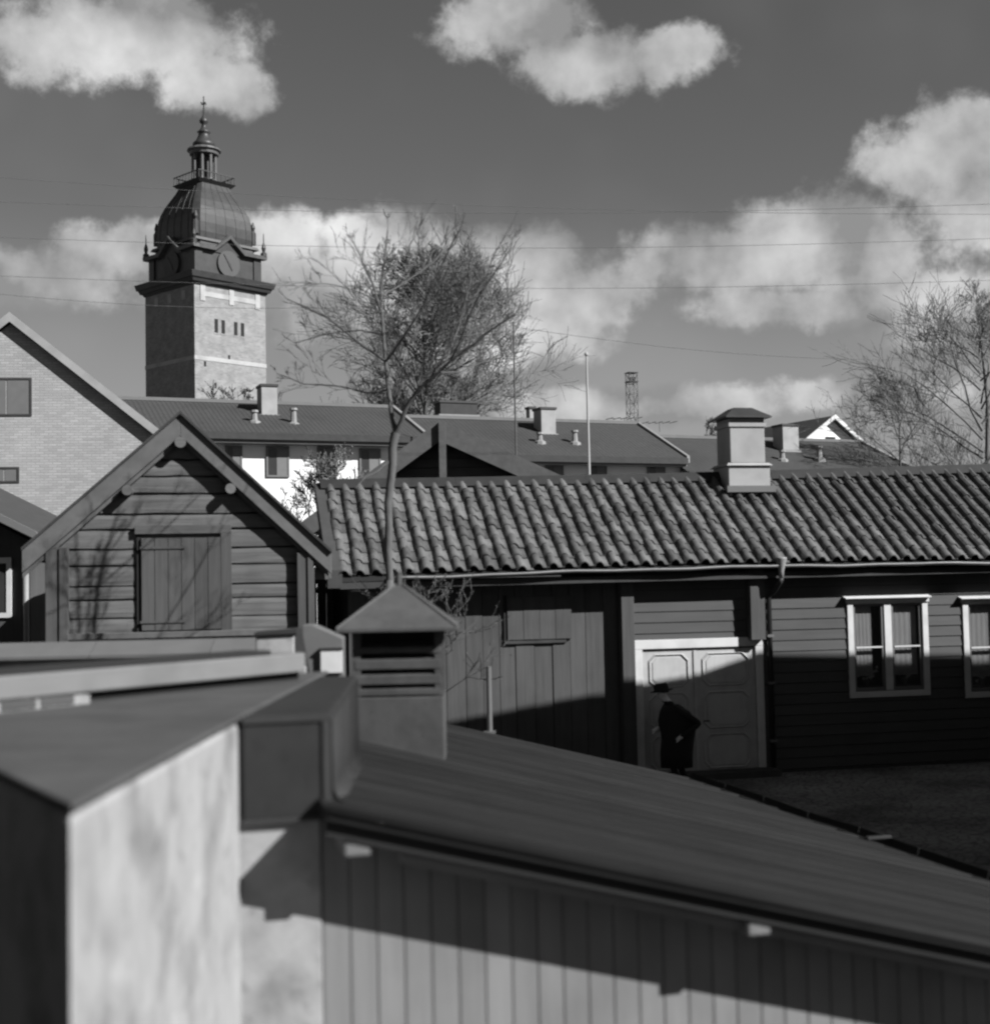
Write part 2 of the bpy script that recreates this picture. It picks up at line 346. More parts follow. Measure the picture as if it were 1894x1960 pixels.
# ------------------------------------------------------------------ church tower
def church_tower():
    Yc = 174.0; c = at(372, 600, Yc)
    fr = Frame(c.x, c.y, 90 - 43 + 0.0)
    # local x runs right-away along the sunlit face, local y left-away along the shaded face
    t = thing('church_tower', 'tall brick church tower with dark copper dome, lantern and cross', 'tower', (c.x, c.y, 0), R(90 - 43))
    W = 11.4; k = 0.0669
    def hz(v, extra=0.0): return EYE + (1131 - v) * (k + extra)
    zc0, zc1 = hz(537), hz(513)
    MB().box(0, W, 0, W, 0, zc0).build('shaft', 'brick_tower', t)
    # pale bands
    zb = hz(680)
    MB().box(-0.06, W + 0.06, -0.06, W + 0.06, zb - 0.28, zb + 0.28).build('stone_band', 'stone_band', t)
    m = MB()
    zf = hz(553)
    m.box(0.9, W - 1.0, -0.06, 0.05, zf - 0.33, zf + 0.33)
    for x in (0.9, W / 2 - 0.25, W - 1.7): m.box(x, x + 0.75, -0.1, 0.05, zf - 0.95, zf + 1.05)
    m.build('plaster_frieze', 'stone_band', t)
    for yy in (2.0, 5.2, 8.3):
        MB().box(-0.05, 0.05, yy, yy + 0.8, zf - 0.6, zf + 0.6).build('blind_niche', 'stone_band', t)
    # paired belfry slits
    zs0, zs1 = hz(625), hz(598)
    for x in (3.1, 4.2, 6.2, 7.3):
        MB().box(x, x + 0.55, -0.02, 0.5, zs0 - .1, zs1 - .1).build('slit_window', 'dark_joint', t)
        MB().box(x - .12, x + 0.67, -0.05, 0.3, zs0 - .3, zs0 - .1).build('slit_sill', 'brick_tower', t)
    for x, v in ((5.2, 672), (3.0, 730), (7.6, 735), (1.4, 690)):
        MB().box(x, x + 0.35, -0.015, 0.3, hz(v) - .4, hz(v) + .3).build('putlog_hole', 'dark_joint', t)
    # cornice in three steps
    m = MB(); C = W / 2
    for h, z0, z1 in ((0.3, zc0, zc0 + .35), (0.7, zc0 + .352, zc0 + .85), (1.05, zc0 + .852, zc1)):
        m.frus(C, C, C + h - .2, C + h - .2, z0, C + h, C + h, z1)
    m.build('cornice', 'copper', t)
    # clock storey
    zk0, zk1 = zc1, hz(463)
    MB().box(0.55, W - 0.55, 0.55, W - 0.55, zk0 - .01, zk1).build('clock_storey', 'copper', t)
    for (x, y) in ((0.35, 0.35), (W - 1.55, 0.35), (0.35, W - 1.55), (W - 1.55, W - 1.55)):
        MB().box(x, x + 1.2, y, y + 1.2, zk0 + .002, zk1 - .002).build('corner_pilaster', 'copper', t)
    for face in (0, 1):
        m = MB(); m2 = MB(); m3 = MB(); hw = 2.3
        def pt(a, d, z): return (a, d, z) if face == 0 else (d, W - a, z)
        zz = zk1
        prof = [(-.25, zz), (C - hw, zz), (C, zz + 1.9), (C + hw, zz), (W + .25, zz)]
        for (a0, z0), (a1, z1) in zip(prof, prof[1:]):
            p = [pt(a0, -.15, z0), pt(a1, -.15, z1), pt(a1, .7, z1), pt(a0, .7, z0)]
            q = [pt(a0, -.25, z0 + .45), pt(a1, -.25, z1 + .45), pt(a1, .7, z1 + .45), pt(a0, .7, z0 + .45)]
            m.hexa(p + q)
        m.build('cornice_moulding', 'copper_pale', t)
        i = len(m2.v); m2.v += [pt(C - hw, .4, zz - .1), pt(C + hw, .4, zz - .1), pt(C, .4, zz + 1.85), pt(C - hw, 1.6, zz - .1), pt(C + hw, 1.6, zz - .1), pt(C, 1.6, zz + 1.85)]
        m2.f += [(0, 1, 2), (3, 5, 4), (0, 2, 5, 3), (1, 4, 5, 2)]
        m2.build('pediment', 'copper', t)
        # dial
        cz = zk0 + 1.95; ring = [pt(C + 1.75 * math.cos(a), .5, cz + 1.75 * math.sin(a)) for a in [i * math.pi / 16 for i in range(32)]]
        m3.v = ring + [pt(C + 1.75 * math.cos(a), .25, cz + 1.75 * math.sin(a)) for a in [i * math.pi / 16 for i in range(32)]]
        m3.f = [tuple(range(31, -1, -1)), tuple(range(32, 64))] + [(i, (i+1) % 32, 32 + (i+1) % 32, 32 + i) for i in range(32)]
        d = m3.build('clock_dial', 'dial', t)
        h = MB()
        for ang, ln, w in ((R(125), 1.45, .12), (R(-60), 1.0, .16)):
            dx, dz = math.cos(ang), math.sin(ang)
            P = [(C - dz * w, cz + dx * w), (C + dz * w, cz - dx * w), (C + dx * ln + dz * w * .4, cz + dz * ln - dx * w * .4), (C + dx * ln - dz * w * .4, cz + dz * ln + dx * w * .4)]
            h.hexa([pt(a, .22, z) for a, z in P] + [pt(a, .17, z) for a, z in P])
        h.build('clock_hands', 'copper', d)
    # dome: square with rounded sides, bell shaped
    k2 = 0.0700
    zt = EYE + (1131 - 352) * k2
    m = MB(); z0 = zk1 + .1; H = zt - z0
    prof = [(0, 5.1), (.10, 5.0), (.13, 4.8), (.25, 4.92), (.38, 4.9), (.50, 4.78), (.61, 4.5), (.72, 4.05), (.83, 3.45), (.92, 2.95), (1.0, 2.6)]
    rings = []
    for fz, a in prof:
        ch = a * 0.16; rings.append([(C - a + ch, C - a), (C + a - ch, C - a), (C + a, C - a + ch), (C + a, C + a - ch), (C + a - ch, C + a), (C - a + ch, C + a), (C - a, C + a - ch), (C - a, C - a + ch)])
    for (fz, a), r in zip(prof, rings): m.v += [(x, y, z0 + fz * H) for x, y in r]
    for i in range(len(prof) - 1):
        for j in range(8): l = (j + 1) % 8; m.f.append((i*8+j, i*8+l, i*8+8+l, i*8+8+j))
    m.f.append(tuple(range((len(prof)-1)*8, len(prof)*8)))
    dm = m.build('dome', 'copper', t)
    for sd_ in (-.66, -.33, 0, .33, .66):                  # standing seams of the copper sheets
        for side in (0, 1):
            m = MB()
            for i in range(2, len(prof) - 1):
                (fa, a), (fb, b) = prof[i], prof[i+1]
                def q(a, fz, d, off):
                    x, y = C + sd_ * a + off, C - a - d
                    if side: x, y = y, x
                    return (x, y, z0 + fz * H)
                m.hexa([q(a, fa, 0, -.05), q(a, fa, 0, .05), q(a, fa, .05, .05), q(a, fa, .05, -.05), q(b, fb, 0, -.05), q(b, fb, 0, .05), q(b, fb, .05, .05), q(b, fb, .05, -.05)])
            m.build('seam', 'copper', dm)
    for fz, hh in ((.13, .3),):
        MB().frus(C, C, 5.2, 5.2, z0 + fz * H - .1, 5.0, 5.0, z0 + fz * H + hh).build('dome_cornice', 'copper_pale', t)
    for (x, y) in ((.1, .1), (W - .1, .1), (.1, W - .1), (W - .1, W - .1)):      # corner finials
        MB().lathe([(.42, zk1 + .4), (.42, zk1 + .9), (.18, zk1 + 1.1), (.3, zk1 + 1.6), (.22, zk1 + 2.0), (.08, zk1 + 2.4), (.05, zk1 + 3.6)], 8, x, y).build('finial', 'copper', t)
    for (x, y) in ((C - 4.6, C - 4.6), (C + 4.6, C - 4.6), (C - 4.6, C + 4.6), (C + 4.6, C + 4.6)):
        MB().lathe([(.4, z0 + .2 * H), (.4, z0 + .36 * H), (.2, z0 + .4 * H), (.3, z0 + .44 * H), (.08, z0 + .52 * H)], 8, x, y).build('finial', 'copper', t)
    # gallery
    MB().frus(C, C, 2.6, 2.6, zt, 3.05, 3.05, zt + .45).build('gallery', 'copper', t)
    m = MB(); zg = zt + .45
    for s in (-1, 1):
        m.box(C - 2.95, C + 2.95, C + s * 2.9 - .05, C + s * 2.9 + .05, zg + 1.0, zg + 1.14)
        m.box(C + s * 2.9 - .045, C + s * 2.9 + .045, C - 2.85, C + 2.85, zg + 1.01, zg + 1.13)
        for i in range(9):
            a = C - 2.85 + i * 5.7 / 8
            m.box(a - .04, a + .04, C + s * 2.9 - .04, C + s * 2.9 + .04, zg, zg + 1.0)
            m.box(C + s * 2.9 - .04, C + s * 2.9 + .04, a - .04, a + .04, zg, zg + .99)
    m.build('railing', 'copper', t)
    # lantern
    zl = EYE + (1131 - 278) * k2
    MB().lathe([(1.75, zg), (1.75, zg + .7), (1.5, zg + .8)], 8, C, C, .5).build('lantern_base', 'copper', t)
    for i in range(8):
        a = 2 * math.pi * i / 8; x, y = C + 1.5 * math.cos(a), C + 1.5 * math.sin(a)
        MB().lathe([(.3, zg + .6), (.24, zg + .9), (.22, zl - .7), (.32, zl - .4)], 8, x, y).build('column', 'copper_pale', t)
    MB().lathe([(.75, zg + .7), (.75, zl - .5)], 8, C, C, .5).build('lantern_core', 'dark_metal', t)
    MB().lathe([(1.95, zl - .55), (2.0, zl - .2), (2.3, zl), (2.2, zl + .25), (1.6, zl + .5)], 16, C, C).build('lantern_cornice', 'copper_pale', t, smooth=False)
    def zz(v): return EYE + (1131 - v) * k2
    MB().lathe([(1.3, zz(272)), (1.55, zz(266)), (1.5, zz(262)), (1.05, zz(256)), (.8, zz(248)), (.7, zz(242)), (.95, zz(240)), (.6, zz(236)), (.35, zz(230)), (.28, zz(224)), (.55, zz(221)), (.6, zz(217)), (.4, zz(212)), (.18, zz(208)), (.1, zz(202))], 12, C, C).build('spire', 'copper', t, smooth=True)
    m = MB(); m.tube([(C, C, zz(206)), (C, C, zz(168))], [.12, .07], 6)
    m.box(C - .45, C + .45, C - .06, C + .06, zz(184), zz(181)); m.box(C - .065, C + .065, C - .45, C + .45, zz(184) + .01, zz(181) - .01)
    m.build('cross', 'copper', t)
church_tower()

# ------------------------------------------------------------------ stepped white terrace houses far behind
def far_window(parent, x0, x1, z0, z1, y=-0.0, leaf='shutter'):
    w = MB().box(x0 - .08, x1 + .08, y - .06, y + .1, z0 - .08, z0 - .002).box(x0 - .08, x1 + .08, y - .06, y + .1, z1 + .002, z1 + .08) \
        .box(x0 - .08, x0, y - .06, y + .1, z0, z1).box(x1, x1 + .08, y - .06, y + .1, z0, z1).build('window', 'shutter', parent)
    xm = (x0 + x1) / 2 - .05
    MB().box(x0 + .002, xm, y - .02, y + .05, z0 + .002, z1 - .002).build('pane', 'glass', w)
    MB().box(xm + .002, x1 - .002, y - .035, y + .05, z0 + .002, z1 - .002).build('shutter', leaf, w)
def flue(fr, parent, u, v0, v1, yl, w=.34):
    x, z0 = fr.px(u, v1, yl); _, z1 = fr.px(u, v0, yl)
    MB().lathe([(w, z0 - .1), (w * .9, z0 + .12), (.16, z0 + .2), (.13, z1), (.2, z1 + .02), (.18, z1 + .12)], 8, x, yl).build('flue', 'zinc', parent)
def terrace():
    o = at(530, 1000, 62.0); A = 22.0
    fr = Frame(o.x, o.y, A)
    spec = [  # name, px left, px right, eave px (u,v), ridge px (u, v), label
        (240, 800, (500, 828), (500, 773), 'white rendered terrace house beside the brick gable, highest of its row'),
        (800, 1290, (1180, 874), (1150, 810), 'white rendered terrace house behind the flagpole, middle of its row'),
        (1290, 1720, (1600, 905), (1600, 846), 'terrace house with dark roof behind the tiled roof chimney, lowest of its row')]
    houses = []
    for i, (ul, ur, ev, rv, lab) in enumerate(spec):
        hd = 4.6
        x0, _ = fr.px(ul, 840, 0.6); x1, _ = fr.px(ur, 860, 0.6)
        if i == 2: x1 += 0.4
        _, ze = fr.px(*ev, -0.7); _, zr = fr.px(*rv, hd)
        t = thing('terrace_house', lab, 'house', (o.x, o.y, 0), R(A), 'white terrace houses stepping down the street')
        sl = (zr - ze) / (hd + .7)
        zw = ze + .7 * sl - .12
        MB().yz([(0, 0), (2 * hd, 0), (2 * hd, zw - .05), (hd, zr - .35), (0, zw - .05)], x0 + .03, x1 - .03).build('wall', 'render_white', t)
        rf = MB()
        for a, b in (((-.7, ze), (hd, zr)), ((2 * hd + .7, ze), (hd, zr))):
            (ya, za), (yb, zb) = a, b
            pts = [(x0 - .05, ya, za - .2), (x1 + .05, ya, za - .2), (x1 + .05, yb, zb - .2), (x0 - .05, yb, zb - .2)] if ya < yb else [(x0 - .05, yb, zb - .2), (x1 + .05, yb, zb - .2), (x1 + .05, ya, za - .2), (x0 - .05, ya, za - .2)]
            rf.hexa(pts + [(p[0], p[1], p[2] + .2) for p in pts])
        rf = rf.build('roof', 'far_tile', t)
        # rows of tiles as ribs along the slope
        m = MB(); n = int((x1 - x0) / .22)
        for k in range(n):
            xa = x0 + .1 + k * .22
            m.hexa([(xa, -.7, ze + .002), (xa + .12, -.7, ze + .002), (xa + .12, hd, zr + .002), (xa, hd, zr + .002), (xa + .03, -.7, ze + .012), (xa + .09, -.7, ze + .012), (xa + .09, hd, zr + .012), (xa + .03, hd, zr + .012)])
        tag(m.build('roof_tiles', 'far_tile', rf), None, kind='stuff')
        MB().tube([(x0 - .05, hd, zr + .05), (x1 + .05, hd, zr + .05)], .12, 6).build('ridge_cap', 'tin_grey', rf)
        # light verge flashing on both ends
        for xx in (x1 - .02,):
            p = [(xx - .0, -.72, ze - .25), (xx + .16, -.72, ze - .25), (xx + .16, hd, zr - .22), (xx, hd, zr - .22)]
            MB().hexa(p + [(q[0], q[1], q[2] + .36) for q in p]).build('verge_flashing', 'zinc', t)
        MB().box(x0, x1, -.82, -.7, ze - .32, ze - .02).build('fascia', 'dark_wood', t)
        MB().box(x0, x1, -.68, -.003, zw - .62, zw - .42).build('soffit', 'tin_grey', t)
        houses.append((t, x0, x1, ze, zr, hd, sl))
    def win(i, u0, u1, v0, v1):
        t = houses[i][0]; x0, z1 = fr.px(u0, v0, 0); x1, z0 = fr.px(u1, v1, 0)
        far_window(t, x0, x1, z0, z1, -0.03)
    for a in ((0, 512, 550, 857, 910), (0, 434, 460, 856, 906), (0, 610, 642, 858, 908), (0, 690, 725, 862, 912), (1, 1046, 1075, 893, 935), (1, 1128, 1158, 890, 935), (1, 1240, 1270, 892, 935)):
        win(*a)
    def chim(i, u0, u1, v0, v1, yl, dep, cap=True, matn='render_cream'):
        t = houses[i][0]; x0, z1 = fr.px(u0, v0, yl); x1, z0 = fr.px(u1, v1, yl)
        c = MB().box(x0, x1, yl, yl + dep, z0 - 1.2, z1).build('chimney', matn, t, bevel=.02)
        MB().box(x0 - .1, x1 + .1, yl - .1, yl + dep + .1, z0, z0 + .15).build('flashing', 'zinc', c)
        if cap: MB().box(x0 - .05, x1 + .05, yl - .05, yl + dep + .05, z1 + .002, z1 + .12).build('cap', 'dark_metal', c)
    chim(0, 500, 531, 739, 800, 2.6, 1.0)
    chim(1, 1035, 1064, 783, 836, 2.6, 1.0)
    chim(1, 1013, 1024, 782, 806, 5.6, .5)
    chim(1, 842, 914, 770, 800, 5.2, .9, True, 'dark_wood')
    chim(2, 1497, 1529, 815, 866, 2.6, 1.0)
    for i, u, v0, v1 in ((0, 487, 790, 812), (0, 562, 786, 816), (1, 1033, 832, 850), (1, 1100, 828, 852), (2, 1568, 858, 882), (2, 1497, 866, 884)):
        flue(fr, houses[i][0], u, v0, v1, 1.2)
    # light pole in front of the middle house
    b = at(1127, 897, 58); tp = at(1123, 682, 58)
    f = thing('flagpole', 'slender white flagpole in front of the terrace roofs', 'flagpole', (b.x, b.y, 0))
    MB().tube([(0, 0, 0), (0, 0, b.z), (0, 0, tp.z)], [.075, .06, .04], 8).build('pole', 'flag_paint', f)
    MB().lathe([(.04, tp.z), (.09, tp.z + .06), (.09, tp.z + .12), (.02, tp.z + .2)], 8).build('knob', 'flag_paint', f)
    # aerials on the middle house
    for u, v, yl, lab in ((1195, 800, 5.0, 'television aerial with short rods on the middle terrace roof ridge'), (1262, 808, 5.2, 'small television aerial at the end of the terrace roof ridge')):
        x, z = fr.px(u, v, yl); zr = houses[1][4]
        a = thing('roof_aerial', lab, 'antenna', fr.o + Matrix.Rotation(R(A), 3, 'Z') @ Vector((x, yl, zr - .3)), R(A))
        MB().tube([(0, 0, 0), (0, 0, z - zr + .3)], .03, 5).build('mast', 'wire', a)
        m = MB(); zz = z - zr + .25
        m.tube([(-1.0, 0, zz), (1.0, .3, zz + .1)], .025, 5)
        for q in range(5): m.tube([(-.9 + q * .45, -.4, zz + .02 * q), (-.9 + q * .45, .5, zz + .02 * q)], .02, 4)
        m.build('rods', 'wire', a)
    # house beyond with the white gable
    p = at(1588, 900, 96.0); fg = Frame(p.x, p.y, 28)
    h = thing('white_gable_house', 'house with bright white gable showing above the lowest terrace roof', 'house', (p.x, p.y, 0), R(28))
    xa, za = fg.px(1588, 797); xl, zl = fg.px(1528, 845); xr, zr = fg.px(1642, 845)
    sl = (za - zl) / (xa - xl); sr = (za - zr) / (xr - xa)
    MB().xz([(xl + .2, 0), (xr - .2, 0), (xr - .2, zr - .05), (xa, za - .25), (xl + .2, zl - .05)], 0, 9).build('wall', 'render_white', h)
    for n, (x, z) in (('l', (xl - .2, zl - .2)), ('r', (xr + .2, zr - .2))):
        q = [(x, -.45, z - .12), (xa, -.45, za - .12), (xa, 9, za - .12), (x, 9, z - .12)]
        if n == 'r': q = [q[1], q[0], q[3], q[2]]
        MB().hexa(q + [(c[0], c[1], c[2] + .14) for c in q]).build('roof', 'far_tile', h)
        q = [(x, -.55, z - .22), (xa, -.55, za - .22), (xa, -.46, za - .22), (x, -.46, z - .22)]
        if n == 'r': q = [q[1], q[0], q[3], q[2]]
        MB().hexa(q + [(c[0], c[1], c[2] + .32) for c in q]).build('bargeboard', 'white_paint', h)
    MB().box(xa - .5, xa + .4, -.04, .1, zl + .15, zl + .42).build('window', 'glass', h)
    # lattice mast
    b = at(1210, 800, 130); tpz = at(1210, 714, 130).z
    lm = thing('lattice_mast', 'thin lattice mast with box head standing far behind the terrace roofs', 'mast', (b.x, b.y, 0), R(20))
    w = .42; m = MB()
    for sx in (-w, w):
        for sy in (-w, w): m.tube([(sx, sy, 0), (sx, sy, tpz)], .035, 4)
    m.build('uprights', 'wire', lm)
    m = MB(); z = 0; kq = 0
    while z < tpz - .9:
        s = 1 if kq % 2 else -1
        for f in (-w, w):
            m.tube([(-w * s, f, z), (w * s, f, z + .95)], .035, 4); m.tube([(f, -w * s, z), (f, w * s, z + .95)], .035, 4)
            m.tube([(-w, f, z), (w, f, z)], .035, 4)
        z += .95; kq += 1
    m.build('braces', 'wire', lm)
    m = MB().box(-.5, .5, -.5, .5, tpz - .9, tpz - .82).box(-.5, .5, -.5, .5, tpz - .02, tpz + .05)
    m.box(-.15, .35, -.1, .3, tpz - .8, tpz - .4); m.build('lamp_cage', 'dark_metal', lm)
terrace()

# ------------------------------------------------------------------ pale brick gable house on the left
def brick_house():
    o = at(18, 1000, 42.0); A = 8.0; fr = Frame(o.x, o.y, A)
    t = thing('brick_house', 'big pale brick house gable with long sloping eave and small windows', 'house', (o.x, o.y, 0), R(A))
    xa, za = fr.px(22, 600, -.16); xe, zez = fr.px(305, 822, -.16)
    sl = (za - zez) / (xe - xa)
    xa = xa - .05
    hw = 5.9; xl = xa - hw
    zw = lambda x: za - .28 - abs(x - xa) * sl
    MB().xz([(xl, 0), (xa + hw, 0), (xa + hw, zw(xa + hw)), (xa, zw(xa)), (xl, zw(xl))], 0, 14).build('wall', 'brick_pale', t)
    for s in (-1, 1):
        x = xa + s * (hw + .5); z = za - (hw + .5) * sl
        q = [(x, -.16, z - .2), (xa, -.16, za - .2), (xa, 14.3, za - .2), (x, 14.3, z - .2)]
        if s > 0: q = [q[1], q[0], q[3], q[2]]
        MB().hexa(q + [(c[0], c[1], c[2] + .2) for c in q]).build('roof', 'far_tile', t)
        q = [(x, -.23, z - .26), (xa, -.23, za - .26), (xa, -.165, za - .26), (x, -.165, z - .26)]
        if s > 0: q = [q[1], q[0], q[3], q[2]]
        MB().hexa(q + [(c[0], c[1], c[2] + .30) for c in q]).build('bargeboard', 'render_cream', t)
    for (u0, u1, v0, v1) in ((-35, 61, 723, 796), (-20, 37, 894, 924)):
        x0, z1 = fr.px(u0, v0); x1, z0 = fr.px(u1, v1)
        w = MB().box(x0, x1, -.03, .1, z0, z0 + .06).box(x0, x1, -.03, .1, z1 - .06, z1).box(x0, x0 + .06, -.03, .1, z0 + .061, z1 - .061).box(x1 - .06, x1, -.03, .1, z0 + .061, z1 - .061).build('window', 'dark_wood', t)
        nb = 2
        for k in range(nb):
            xa0 = x0 + .062 + k * (x1 - x0 - .124) / nb
            MB().box(xa0 + .01, xa0 + (x1 - x0 - .124) / nb - .03, -.012, .08, z0 + .062, z1 - .062).build('pane', 'shutter', w)
brick_house()

# ------------------------------------------------------------------ small house squeezed in at the left edge
def edge_house():
    o = at(20, 1100, 28.0); fr = Frame(o.x, o.y, 0)
    t = thing('edge_house', 'dark wooden house corner with white window trim left of the log storehouse', 'house', (o.x, o.y, 0))
    x1, z1 = fr.px(72, 1024, -.4); x0, z0 = fr.px(15, 996, -.4)
    sl = (z0 - z1) / (x1 - x0); X0 = x0 - 3.0; Z0 = z1 + sl * (x1 - X0)
    q = [(X0, -.4, Z0 - .14), (x1, -.4, z1 - .14), (x1, 5, z1 - .14), (X0, 5, Z0 - .14)]
    MB().hexa([q[0], q[1], q[2], q[3]] + [(c[0], c[1], c[2] + .14) for c in q]).build('roof', 'dark_wood', t)
    q = [(X0, -.46, Z0 - .10), (x1, -.46, z1 - .10), (x1, -.405, z1 - .10), (X0, -.405, Z0 - .10)]
    MB().hexa(q + [(c[0], c[1], c[2] + .16) for c in q]).build('bargeboard', 'light_board', t)
    xw, _ = fr.px(58, 1100)
    MB().xz([(X0, 0), (xw, 0), (xw, z1 - .1), (X0, Z0 - .2)], 0, 5).build('wall', 'plank_v', t)
    xa, zt = fr.px(-30, 1068); xb, zb = fr.px(23, 1182)
    w = MB().box(xa, xb, -.05, -.002, zt - .12, zt).box(xa, xb, -.05, -.002, zb, zb + .1).box(xb - .1, xb, -.05, -.002, zb + .101, zt - .121).box(xa, xa + .1, -.05, -.002, zb + .101, zt - .121).build('window', 'white_paint', t)
    MB().box(xa + .1, xb - .1, -.03, -.003, zb + .1, zt - .12).build('pane', 'glass', w)
    xp, zp = fr.px(50, 1062, -.12)
    m = MB(); m.tube([(xp, -.12, .1), (xp, -.12, zp)], .055, 10); m.build('downpipe', 'zinc', t, smooth=True)
edge_house()

# ------------------------------------------------------------------ log storehouse with steep gable
def storehouse():
    Y = 22.0; o = at(345, 1100, Y); SA = 11.0; fr = Frame(o.x, o.y, SA)
    t = thing('log_storehouse', 'dark log storehouse with steep gable, loft hatch and wide bargeboards', 'storehouse', (o.x, o.y, 0), R(SA))
    OV = -.19; DEP = 6.0
    xa, za = fr.px(345, 791, OV); xl, zl = fr.px(42, 1052, OV); xr, zr = fr.px(634, 1056, OV)
    sl = (za - zl) / (xa - xl); sr = (za - zr) / (xr - xa)
    wl, _ = fr.px(98, 1150); wr, _ = fr.px(594, 1150)
    zsill = fr.px(300, 1222)[1]
    def gx(z, side, inset=.25):
        return max(wl + .02, xa - (za - inset - z) / sl) if side < 0 else min(wr - .02, xa + (za - inset - z) / sr)
    # backing behind the joints
    zt = za - .3
    MB().xz([(wl + .05, 0), (wr - .05, 0), (wr - .05, za - .3 - (wr - xa) * sr), (xa, zt - .05), (wl + .05, za - .3 - (xa - wl) * sl)], .12, DEP).build('wall', 'log', t)
    # logs: joint heights read off the gable
    js = [1216, 1205, 1190, 1163, 1148, 1125, 1090, 1064, 1049, 1012, 991, 978, 945, 930, 912, 882, 862, 842, 825]
    zs = [fr.px(200, v + 3 * 0)[1] for v in js]
    zs = [zs[0]] + [z for i, z in enumerate(zs) if i and abs(z - zs[i-1]) > .06]
    lev = []
    z = zs[0]
    hts = [.26, .30, .22, .32, .27, .31, .25, .33, .28, .27, .30, .26, .24, .28, .22, .2]
    for h in hts:
        lev.append((z, z + h)); z += h
        if z > za - .55: break
    r2 = random.Random(4)
    for (z0, z1) in lev:
        z1 = min(z1, za - .4)
        if z1 - z0 < .08: continue
        a0, a1 = gx(z0, -1), gx(z1, -1); b0, b1 = gx(z0, 1), gx(z1, 1)
        if b1 - a1 < .1: continue
        g1 = .006 + r2.random() ** 2 * .020; n = 8; m = MB(); prof = []
        # slightly wavy log face, bulged in section
        for k in range(n + 1):
            f = k / n; wob0 = (r2.random() - .5) * .018; wob1 = (r2.random() - .5) * .018
            xa_, xb_ = a0 + (b0 - a0) * f, a1 + (b1 - a1) * f
            zz0, zz1 = z0 + g1 / 2 + wob0, z1 - g1 / 2 + wob1
            zm = (zz0 + zz1) / 2
            for (x, y, zq) in ((xa_, .10, zz0), (xa_, -.002, zz0 + .008), (xa_ * .7 + xb_ * .3, -.011 + (r2.random() - .5) * .010, zz0 + (zz1 - zz0) * .3), (xa_ * .3 + xb_ * .7, -.012 + (r2.random() - .5) * .010, zz0 + (zz1 - zz0) * .72), (xb_, -.002, zz1 - .008), (xb_, .10, zz1)):
                m.v.append((x, y, zq))
        for k in range(n):
            for j in range(5): a = k * 6 + j; m.f.append((a, a + 6, a + 7, a + 1))
        o_ = m.build('log', 'log', t)
    # lower logs below the sill, mostly hidden
    z = zs[0]
    while z > .3:
        MB().box(wl + .02, wr - .02, -.03, .1, z - .27, z - .02).build('log', 'log', t, bevel=.03); z -= .28
    # sill plank
    x0, zz = fr.px(130, 1217); x1, _ = fr.px(545, 1213)
    MB().box(x0, x1 + .1, -.16, -.04, zz - .07, zz + .03).build('sill', 'trim_wood', t, bevel=.01)
    MB().box(x0 - .4, x1 + .3, -.12, -.035, zz - .22, zz - .075).build('sill_shadow', 'dark_joint', t)  # dark strip painted in as the sill plank's shadow
    # corner casings
    for (u0, u1, vt) in ((86, 130, 1052), (568, 601, 1050)):
        c0, zt_ = fr.px(u0, vt, -.16); c1, _ = fr.px(u1, vt, -.16)
        m = MB(); top = min(za - .32 - abs(c0 - xa) * (sl if c0 < xa else sr), za - .32 - abs(c1 - xa) * (sl if c0 < xa else sr))
        m.box(c0, c1, -.155, .3, 0, top + .05)
        k = m.build('corner_casing', 'plank_v', t, bevel=.012)
        mid = c0 + (c1 - c0) * .62
        MB().box(mid, c1 - .02, -.185, -.161, 0.02, top + .03).build('cover_board', 'plank_v', k)
    # loft hatch
    h0, hz1 = fr.px(270, 1030, -.07); h1, hz0 = fr.px(424, 1204, -.07)
    hr = MB().box(h0, h1, -.065, -.02, hz0, hz1).build('loft_hatch', 'dark_joint', t)
    nb = 6; r3 = random.Random(9); xs = [h0 + (h1 - h0) * k / nb for k in range(nb + 1)]
    for a, b in zip(xs, xs[1:]):
        MB().box(a + .004, b - .004, -.095 - r3.random() * .006, -.066, hz0 + .01 * r3.random(), hz1 - .01 * r3.random()).build('plank', 'plank_v', hr, bevel=.004)
    for zz in (hz0 + .14, hz1 - .16):
        MB().box(h0 - .02, h0 + (h1 - h0) * .55, -.118, -.102, zz - .02, zz + .02).build('strap_hinge', 'plank_v', hr)
    MB().box(h1 - .002, h1 + .17, -.10, -.03, hz0 - .02, hz1 + .06).build('jamb', 'plank_v', t, bevel=.006)
    MB().box(h0 - .10, h1 + .17, -.10, -.03, hz1 + .062, hz1 + .2).build('lintel', 'plank_h', t, bevel=.006)
    MB().box(h0 - .07, h0 - .003, -.055, -.02, hz0 - .03, hz1 + .06).build('jamb_gap', 'dark_joint', t)
    # roof slabs, bargeboards, soffit boards, purlins
    for s, (x, z) in ((-1, (xl, zl)), (1, (xr, zr))):
        q = [(x, OV + .04, z - .16), (xa, OV + .04, za - .16), (xa, DEP + .3, za - .16), (x, DEP + .3, z - .16)]
        if s > 0: q = [q[1], q[0], q[3], q[2]]
        MB().hexa(q + [(c[0], c[1], c[2] + .15) for c in q]).build('roof', 'dark_wood', t)
        w = .37
        q = [(x, OV - .03, z - w), (xa, OV - .03, za - w), (xa, OV + .025, za - w), (x, OV + .025, z - w)]
        if s > 0: q = [q[1], q[0], q[3], q[2]]
        MB().hexa(q + [(c[0], c[1], c[2] + w - .02) for c in q]).build('bargeboard', 'trim_wood', t, bevel=.008)
        q = [(x, OV - .09, z - .02), (xa, OV - .09, za - .02), (xa, OV + .3, za - .02), (x, OV + .3, z - .02)]
        if s > 0: q = [q[1], q[0], q[3], q[2]]
